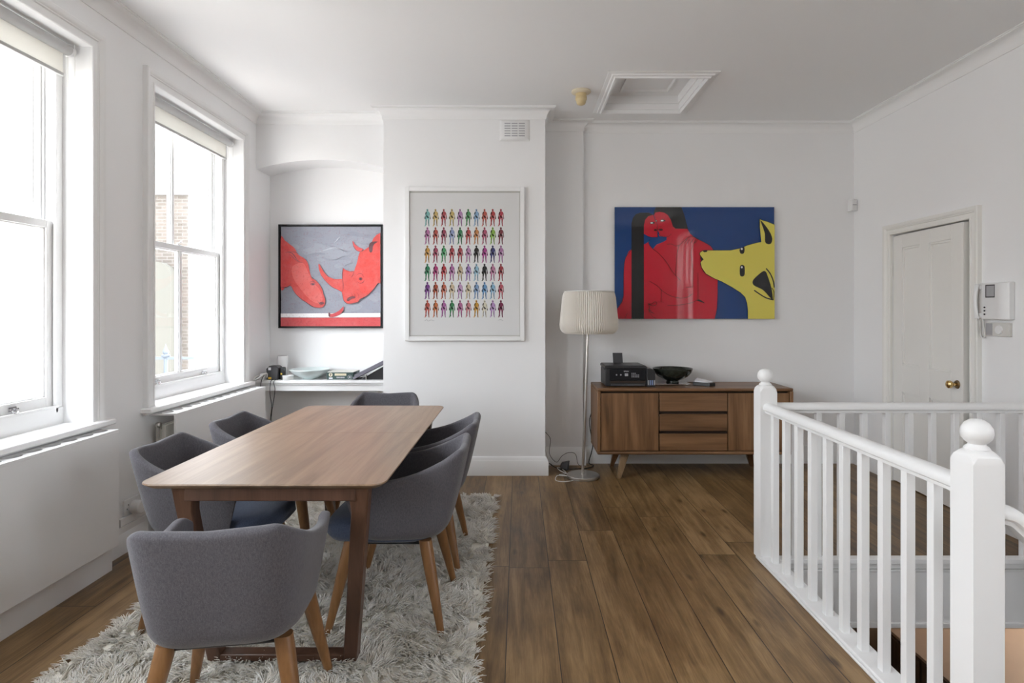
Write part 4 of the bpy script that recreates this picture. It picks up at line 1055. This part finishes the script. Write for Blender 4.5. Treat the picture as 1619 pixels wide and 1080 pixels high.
# ================================================================ pictures
class Art:
    """flat print: filled outlines and strokes in ink colours on one sheet; coordinates are measured on the picture"""
    def __init__(s, px, wx, wz, y, rot=0):
        s.px, s.wx, s.wz, s.y = px, wx, wz, y; s.v = []; s.f = []; s.c = []; s.k = 0; s.cl = True
    def P(s, p, lay):
        a, b, c, d = s.px; x = min(max(p[0], a), c) if s.cl else p[0]; y = min(max(p[1], b), d) if s.cl else p[1]
        return (s.wx[0]+(x-a)/(c-a)*(s.wx[1]-s.wx[0]), s.y-.00018*lay, s.wz[1]-(y-b)/(d-b)*(s.wz[1]-s.wz[0]))
    def raw(s, pts, c, lay=None):
        if lay is None: s.k += 1; lay = s.k
        o = []
        for p in pts:
            q = s.P(p, lay)
            if not o or (abs(q[0]-o[-1][0])+abs(q[2]-o[-1][2])) > 2e-5: o.append(q)
        if (abs(o[0][0]-o[-1][0])+abs(o[0][2]-o[-1][2])) < 2e-5: o.pop()
        if len(o) < 3: return
        b = len(s.v); s.v += o; s.f.append(list(range(b, b+len(o)))); s.c.append(lin(c))
    def poly(s, pts, c, sm=0, lay=None):
        if sm:
            V_ = [Vector((p[0], p[1], 0)) for p in pts]; n = len(V_); out = []
            for i in range(n):
                a, b, c_, d = V_[i-1], V_[i], V_[(i+1) % n], V_[(i+2) % n]
                for q in range(sm):
                    t = q/sm; r = .5*((2*b)+(c_-a)*t+(2*a-5*b+4*c_-d)*t*t+(3*b-a-3*c_+d)*t**3); out.append((r.x, r.y))
            pts = out
        s.raw(pts, c, lay)
    def oval(s, cx, cy, rx, ry, c, lay=None): s.raw([(cx+rx*math.cos(2*math.pi*k/20), cy+ry*math.sin(2*math.pi*k/20)) for k in range(20)], c, lay)
    def line(s, pts, w, c, sm=6, taper=False, lay=None):
        if lay is None: s.k += 1; lay = s.k
        V_ = [Vector((p[0], p[1], 0)) for p in pts]
        if sm and len(V_) > 2: V_ = spline(V_, sm)
        n = len(V_); Ls = []; Rs = []
        for i, p in enumerate(V_):
            d = (V_[min(i+1, n-1)]-V_[max(i-1, 0)]).normalized(); nn = Vector((-d.y, d.x, 0))
            h = w/2*(1-abs(2*i/(n-1)-1)*.85 if taper else 1); Ls.append(p+nn*h); Rs.append(p-nn*h)
        for i in range(n-1): s.raw([Ls[i], Ls[i+1], Rs[i+1], Rs[i]], c, lay)
    def build(s, name, mat, parent):
        o0 = world_loc(parent); me = bpy.data.meshes.new(name)
        me.from_pydata([(p[0]-o0.x, p[1]-o0.y, p[2]-o0.z) for p in s.v], [], s.f)
        at = me.attributes.new('ink', 'FLOAT_COLOR', 'FACE'); at.data.foreach_set('color', [q for c in s.c for q in c])
        me.materials.append(M[mat]); o = bpy.data.objects.new(name, me); col.objects.link(o); o.parent = parent
        return o

# --- red animals painting in the alcove (measured on a 1029 x 1080 enlargement)
PX0, PX1, PZ0, PZ1 = -2.163, -1.222, 1.215, 2.150; PY = YN-.035
pc = thing('framed_painting', ((PX0+PX1)/2, YN, PZ0), 'square black framed painting of two red rhinoceros heads on grey, in the alcove', 'painting')
m = MB(); fr_y(m, PX0, PX1, PZ0, PZ1, PY-.012, YN-.001, .010); m.build('picture_frame', 'mortarframe', pc, .001)
m = MB(); m.box(PX0+.010, PX1-.010, YN-.012, YN-.001, PZ0+.010, PZ1-.010); m.build('backing_board', 'mortarframe', pc)
W = (118, 143, 937, 956)
CX = (PX0+.022, PX1-.022); CZ = (PZ0+.018, PZ1-.020)
m = MB(); m.box(CX[0], CX[1], PY+.0003, YN-.012, CZ[0], CZ[1]); m.build('stretcher', 'cream', pc)
A = Art(W, CX, CZ, PY)
red, dred, grey = 'cc463f', '8e2b30', '8f95a1'
A.poly([(118, 143), (937, 143), (937, 956), (118, 956)], grey)
for q in range(46):                                        # brushed cloudy patches
    x, y = random.uniform(150, 900), random.uniform(160, 800); r_ = random.uniform(30, 90)
    A.poly([(x+r_*random.uniform(.7, 1.6)*math.cos(k*.785), y+r_*random.uniform(.25, .7)*math.sin(k*.785)) for k in range(8)], random.choice(['8b919d', '9399a5', '969ca7', '8a909c', '8f95a1']), 4)
A.line([(555, 275), (575, 258), (590, 240), (606, 226)], 7, 'b2b7c0', taper=True)
A.line([(430, 350), (500, 330), (560, 315), (640, 330)], 12, 'a9afb9', taper=True)
A.poly([(118, 852), (937, 848), (937, 884), (118, 886)], 'f2f2f2'); A.poly([(118, 886), (937, 884), (937, 956), (118, 956)], 'c8484a')
A.line([(118, 885), (400, 886), (937, 883)], 4, '8f8288', 0)
L1 = [(118, 244), (150, 256), (195, 290), (232, 320), (262, 372), (310, 402), (340, 440), (352, 490), (372, 560), (400, 578), (432, 610), (458, 655), (470, 700), (484, 740), (478, 780), (462, 800), (430, 806), (385, 798), (340, 770), (290, 740), (248, 700), (222, 665), (205, 630), (180, 630), (150, 640), (118, 636)]
A.poly(L1, red, 4)
A.poly([(215, 470), (300, 440), (345, 520), (385, 600), (440, 660), (462, 740), (420, 770), (350, 730), (280, 650), (220, 560)], 'd8605a', 5)
A.poly([(118, 250), (160, 270), (185, 330), (200, 420), (180, 540), (160, 628), (118, 634)], 'cc3a38', 5)
A.line([(205, 630), (248, 700), (340, 770), (385, 798), (430, 806), (462, 800)], 6, '5a3540', taper=True)
A.line([(118, 636), (150, 640), (180, 632), (205, 606)], 7, '5a3540', taper=True)
A.line([(155, 356), (185, 352), (215, 364), (240, 395), (262, 425), (300, 440)], 7, '5c4048', taper=True)
A.line([(180, 362), (205, 380), (235, 410), (265, 436)], 5, '74444c', taper=True)
A.line([(170, 350), (240, 352), (262, 372)], 5, '74444c', taper=True)
A.oval(382, 612, 20, 12, '9a4a52'); A.line([(355, 600), (382, 590), (410, 606)], 5, '6a3c46', taper=True); A.oval(384, 614, 8, 6, '3c3038')
A.oval(455, 768, 20, 11, '6a3038'); A.line([(418, 745), (440, 775), (462, 782)], 4, '6a3038', taper=True)
L2 = [(937, 195), (905, 212), (880, 240), (868, 268), (850, 285), (842, 310), (812, 330), (786, 345), (770, 350), (760, 372), (745, 440), (722, 505), (680, 508), (648, 495), (632, 482), (626, 500), (626, 570), (560, 572), (505, 550), (478, 520), (452, 480), (438, 450), (428, 452), (432, 490), (450, 540), (490, 590), (540, 635), (590, 660), (622, 678), (628, 720), (640, 752), (668, 772), (700, 770), (752, 758), (772, 736), (830, 705), (870, 670), (900, 625), (915, 606), (937, 604)]
A.poly(L2, red)
A.poly([(770, 380), (840, 330), (915, 260), (930, 380), (925, 560), (880, 650), (800, 690), (750, 600), (735, 500)], 'd8463e', 5)
A.poly([(708, 262), (714, 300), (740, 338), (770, 350), (800, 328), (760, 312), (730, 290), (712, 262)], 'cf4a4a')
A.line([(708, 262), (718, 305), (742, 338), (775, 350)], 4, '6a3038', taper=True)
A.poly([(845, 290), (870, 268), (918, 266), (890, 285), (876, 310), (872, 345), (856, 355), (845, 335)], '5a3238', 3)
A.line([(622, 678), (590, 660), (540, 635), (490, 590), (450, 540)], 5, '7a3038', taper=True)
A.line([(626, 570), (632, 620), (628, 678)], 6, '7a3038', taper=True); A.line([(632, 482), (626, 520), (626, 570)], 4, '7a3038')
A.line([(628, 690), (634, 740), (668, 772), (720, 768), (755, 758), (772, 736), (830, 705), (885, 650), (915, 608)], 7, '4c2c34', taper=True)
A.line([(722, 505), (700, 512), (650, 497)], 4, '7a3038', taper=True); A.line([(720, 505), (712, 540), (695, 560)], 4, '7a3038', taper=True)
A.line([(738, 545), (760, 528), (785, 530), (800, 556)], 5, '8a3038', taper=True); A.line([(745, 590), (770, 606), (798, 596), (806, 570)], 5, '8a3038', taper=True)
A.oval(776, 570, 15, 13, '7a2c34'); A.oval(776, 570, 6, 7, '2c2026')
A.poly([(662, 745), (672, 725), (705, 712), (732, 716), (725, 728), (700, 732), (680, 750)], '6a3038', 3)
for x in (690, 710, 740): A.line([(x, 680), (x+18, 700), (x+14, 730)], 3, '9a3038', taper=True)
A.poly([(512, 845), (526, 856), (560, 850), (600, 828), (628, 800), (637, 796), (634, 825), (608, 858), (570, 876), (530, 882), (514, 870)], 'c04248', 2)
A.oval(519, 862, 7, 18, '5a3038')
A.build('canvas', 'canvas', pc)

# --- print of sixty coloured figures on the chimney breast
FX0, FX1, FZ0, FZ1 = -.944, .048, 1.123, 2.402; FY = YC-.024
fp = thing('framed_print', ((FX0+FX1)/2, YC, FZ0), 'large white framed print of sixty small coloured standing figures, on the chimney breast', 'print')
m = MB(); fr_y(m, FX0, FX1, FZ0, FZ1, YC-.034, YC-.001, .035); m.build('picture_frame', 'gloss', fp, .002)
m = MB(); m.box(FX0+.035, FX1-.035, YC-.018, YC-.002, FZ0+.035, FZ1-.035); m.build('backing_board', 'offwhitep', fp)
PXX = (45, 47, 824, 1052)
A = Art((45, 47, 824, 1052), (FX0, FX1), (FZ0, FZ1), FY+.004)
A.poly([(74, 85), (792, 85), (792, 1015), (74, 1015)], 'f2f2f2')
rows = ['7fc8c4 e0c070 c85058 d8c070 c088c0 50a060 90b8e0 d86050 d04848 c84050', 'c878b0 d05848 b04860 98a8d8 3f9060 d05050 e09050 c85878 98c848 903f48',
        'e0a040 c04868 50b070 c84850 c04850 d090c0 302828 c04098 404080 c080b8', '309060 c83880 d03840 c070b0 d0b890 b088d0 98c8e0 303030 d080a8 b84048',
        '8840a0 c05030 d86848 e0c8a0 d0a0d0 e0d0a8 80a8d8 68a0d8 90c0e0 d05868', 'd85848 e07840 c068b0 389058 c868a0 d88088 e0a030 e8e0c8 c898d8 8c2850']
body = [(.13, .87), (.20, .87), (.26, .83), (.30, .76), (.32, .62), (.345, .50), (.34, .40), (.305, .39), (.29, .50), (.275, .62), (.262, .70), (.25, .58), (.265, .50), (.275, .38), (.262, .20), (.268, .04), (.29, 0), (.225, 0), (.222, .05), (.20, .20), (.195, .34), (.165, .47), (.125, .36), (.10, .20), (.075, .06), (.05, 0), (-.03, 0), (.02, .05), (.04, .20), (.035, .36), (.045, .50), (.065, .60), (.06, .68), (.045, .58), (.035, .48), (.01, .40), (-.015, .48), (.02, .62), (.03, .74), (.07, .83)]
def dk(h, k): return ''.join('%02x' % int(int(h[i:i+2], 16)*k) for i in (0, 2, 4))
for r_, row in enumerate(rows):
    for c_, cc in enumerate(row.split()):
        cc = ''.join('%02x' % int(int(cc[i:i+2], 16)*.84+.16*sum(int(cc[j:j+2], 16) for j in (0, 2, 4))/3) for i in (0, 2, 4))
        ox = 172+53.4*c_; oy = 302+119.4*r_; hh_ = 112
        q = lambda pts: [(ox+x*hh_, oy-y*hh_) for x, y in pts]
        A.k = 0
        A.poly(q(body), cc, lay=2)
        A.oval(ox+.155*hh_, oy-.935*hh_, 6.2, 7.6, dk(cc, .92), 2)
        A.poly(q([(.06, .82), (.12, .86), (.11, .74), (.08, .64), (.10, .54), (.17, .47), (.24, .48), (.25, .52), (.17, .52), (.12, .58), (.10, .66), (.05, .68), (.03, .74)]), dk(cc, .42), lay=3)
        A.poly(q([(-.015, .48), (.01, .40), (.04, .42), (.05, .56), (.03, .60)]), dk(cc, .35), lay=3)
        A.poly(q([(.305, .39), (.34, .40), (.345, .48), (.315, .52), (.29, .50)]), dk(cc, .40), lay=3)
        A.poly(q([(.275, .62), (.29, .50), (.30, .76), (.262, .74)]), dk(cc, .62), lay=3)
        A.poly(q([(.20, .20), (.222, .05), (.225, 0), (.25, 0), (.24, .2), (.23, .34), (.20, .40)]), dk(cc, .55), lay=3)
        A.poly(q([(.12, .90), (.19, .89), (.21, .93), (.18, .96), (.15, .91)]), dk(cc, .45), lay=3)
        A.line(q([(.10, .06), (.085, .2), (.115, .36)]), 3, dk(cc, .55), 0, lay=3)
A.line([(172, 922), (185, 914), (195, 924), (212, 916), (236, 922)], 1.4, '8a8a92', lay=2); A.line([(655, 918), (668, 914), (684, 920)], 1.4, '8a8a92', lay=2)
A.build('print_sheet', 'print', fp)
g = MB(); g.add([(FX0+.033, YC-.026, FZ0+.033), (FX1-.033, YC-.026, FZ0+.033), (FX1-.033, YC-.026, FZ1-.033), (FX0+.033, YC-.026, FZ1-.033)], [(0, 1, 2, 3)]); g.build('glazing', 'glass', fp, 0, 0)

# --- large glossy print over the sideboard (measured on a 1512 x 1080 enlargement)
AX0, AX1, AZ0, AZ1 = .862, 2.292, 1.300, 2.302; AY = YB-.030
ap = thing('acrylic_wall_print', ((AX0+AX1)/2, YB, AZ0), 'wide glossy print of two red figures and a yellow dog above the sideboard', 'wall print')
m = MB(); m.box(AX0, AX1, AY+.0002, AY+.012, AZ0, AZ1); m.box(AX0+.15, AX1-.15, AY+.012, YB-.001, AZ0+.15, AZ1-.15); m.build('mounting_panel', 'dgrey', ap)
A = Art((62, 72, 1408, 1025), (AX0, AX1), (AZ0, AZ1), AY)
blue, rd, bl, ye = '073b7a', 'c4102c', '1b1b1d', 'dccf5a'
A.poly([(62, 72), (1408, 72), (1408, 1025), (62, 1025)], blue)
# figure bodies
A.poly([(205, 430), (180, 450), (155, 500), (142, 560), (136, 650), (134, 830), (122, 880), (85, 935), (85, 1025), (905, 1025), (925, 940), (930, 800), (930, 690), (900, 560), (895, 440), (870, 405), (820, 375), (748, 340), (700, 300), (670, 250), (560, 225), (480, 270), (400, 330), (330, 380), (250, 420)], rd)
# blue gap between the chins
A.poly([(428, 288), (440, 322), (500, 325), (500, 352), (470, 370), (415, 392), (384, 430), (362, 405), (347, 375), (362, 345), (385, 330), (424, 328)], blue)
# hair
A.poly([(203, 1025), (203, 210), (215, 165), (240, 132), (275, 120), (350, 120), (388, 138), (345, 150), (318, 182), (308, 230), (308, 1025)], bl)
A.poly([(388, 138), (396, 100), (410, 72), (625, 72), (650, 140), (680, 258), (575, 256), (552, 236), (535, 180), (510, 140), (480, 120), (440, 112), (405, 118), (393, 140)], bl)
# faces
A.poly([(308, 230), (318, 182), (345, 150), (388, 138), (404, 175), (418, 215), (424, 240), (424, 328), (385, 330), (345, 320), (308, 300)], rd)
A.poly([(393, 140), (405, 118), (440, 112), (480, 120), (510, 140), (535, 180), (552, 236), (560, 290), (530, 310), (500, 325), (470, 325), (440, 300), (428, 270), (420, 215)], rd)
A.line([(388, 138), (400, 175), (412, 200), (422, 230), (416, 250), (424, 262), (420, 278), (424, 328)], 3, bl)
A.line([(424, 240), (428, 280), (445, 312), (470, 325), (510, 325), (540, 300)], 2.5, bl)
A.line([(335, 315), (355, 328), (424, 329)], 2.5, bl); A.line([(362, 345), (347, 375), (362, 405), (384, 430)], 2.5, bl)
for ex, ey in ((374, 207), (462, 188)):
    A.poly([(ex-18, ey+2), (ex, ey-10), (ex+26, ey-4), (ex+24, ey+4), (ex, ey+10)], bl, 3); A.oval(ex, ey, 12, 6, 'f4f4f4'); A.oval(ex+17, ey-1, 6, 7, bl)
A.oval(411, 190, 8, 8, bl); A.oval(411, 190, 4, 4, 'f4f4f4')
A.oval(405, 268, 14, 9, '3a1018'); A.oval(450, 266, 18, 10, '5a1420'); A.line([(424, 262), (440, 264), (466, 264)], 3, bl); A.line([(440, 236), (446, 242), (456, 238)], 3, '5a1018')
# body lines
A.line([(205, 430), (155, 500), (142, 560), (136, 650), (134, 830), (118, 890), (85, 935)], 3, bl)
A.line([(500, 390), (540, 388), (575, 404), (610, 395), (640, 365), (680, 330)], 3, bl)
A.line([(604, 402), (590, 450), (582, 520), (578, 600), (576, 660)], 3, bl)
A.line([(384, 430), (440, 475), (500, 545), (550, 625), (614, 698)], 3.5, bl)
A.line([(352, 702), (420, 745), (470, 792), (540, 832), (620, 848), (680, 838), (716, 812)], 3.5, bl)
A.line([(453, 775), (452, 880)], 3, bl, 0); A.line([(430, 880), (476, 882)], 2.5, bl, 0)
A.line([(764, 634), (764, 862)], 3, bl, 0); A.line([(505, 910), (600, 908), (700, 890), (764, 864), (790, 870), (820, 892)], 3, bl)
A.poly([(745, 868), (764, 860), (790, 870), (820, 894), (780, 878)], bl)
A.line([(748, 340), (730, 380), (705, 450), (712, 540), (722, 640), (720, 755)], 2.5, bl); A.line([(660, 758), (720, 754)], 2.5, bl, 0)
for a in ((645, 385), (668, 384), (700, 380), (725, 390), (742, 380)): A.line([a, (a[0]+28, a[1]-40)], 3, bl, 0)
A.line([(680, 330), (720, 326), (748, 334), (770, 352)], 3, bl)
for a in ((345, 900), (355, 905), (340, 945), (350, 960), (365, 968)): A.line([a, (a[0]+30, a[1]+12)], 4, bl, 0)
A.line([(345, 895), (370, 900), (395, 880), (415, 885), (410, 905), (385, 910)], 4, bl); A.line([(345, 895), (352, 930), (350, 970)], 4, bl)
A.line([(355, 970), (375, 1000), (410, 1025)], 2.5, bl); A.line([(145, 1025), (165, 980)], 3, bl, 0)
A.line([(670, 250), (700, 300), (748, 340), (820, 375), (870, 405), (897, 440)], 3, bl); A.line([(930, 690), (930, 800), (925, 940), (903, 1025)], 3, bl)
# dog
dog = [(1408, 225), (1350, 200), (1300, 185), (1284, 178), (1284, 240), (1296, 372), (1260, 378), (1180, 400), (1120, 425), (1040, 442), (960, 443), (835, 443), (800, 448), (780, 462), (780, 480), (792, 505), (806, 520), (785, 545), (795, 590), (830, 640), (900, 680), (960, 705), (1050, 755), (1120, 800), (1160, 840), (1176, 890), (1184, 960), (1184, 1025), (1408, 1025)]
A.line(dog[:-1], 7, bl, 3)
A.poly(dog, ye)
A.poly([(1288, 185), (1330, 230), (1370, 290), (1388, 340), (1380, 380), (1355, 390), (1328, 370), (1325, 300), (1305, 235)], bl, 3)
A.poly([(1114, 428), (1152, 412), (1154, 450), (1146, 468), (1130, 472), (1116, 462)], bl, 2); A.oval(1131, 430, 9, 9, 'f0f0f0')
A.poly([(1114, 590), (1120, 572), (1134, 566), (1150, 572), (1156, 590), (1156, 640), (1148, 660), (1134, 665), (1120, 660), (1114, 640)], bl, 2); A.oval(1131, 586, 8, 9, 'f0f0f0')
A.poly([(800, 448), (820, 443), (842, 443), (836, 456), (815, 458)], bl); A.poly([(780, 480), (795, 500), (810, 520), (790, 530), (782, 510)], bl)
A.poly([(1310, 620), (1330, 622), (1345, 650), (1380, 760), (1392, 860), (1370, 845), (1310, 780), (1240, 745), (1222, 720), (1230, 690), (1270, 650)], bl, 4)
A.line([(1336, 596), (1370, 640), (1395, 700), (1406, 760)], 10, bl); A.line([(1235, 782), (1290, 820), (1340, 848), (1398, 864)], 10, bl)
A.line([(1384, 762), (1402, 800), (1396, 862)], 5, bl)
A.build('print_face', 'acrylic', ap)
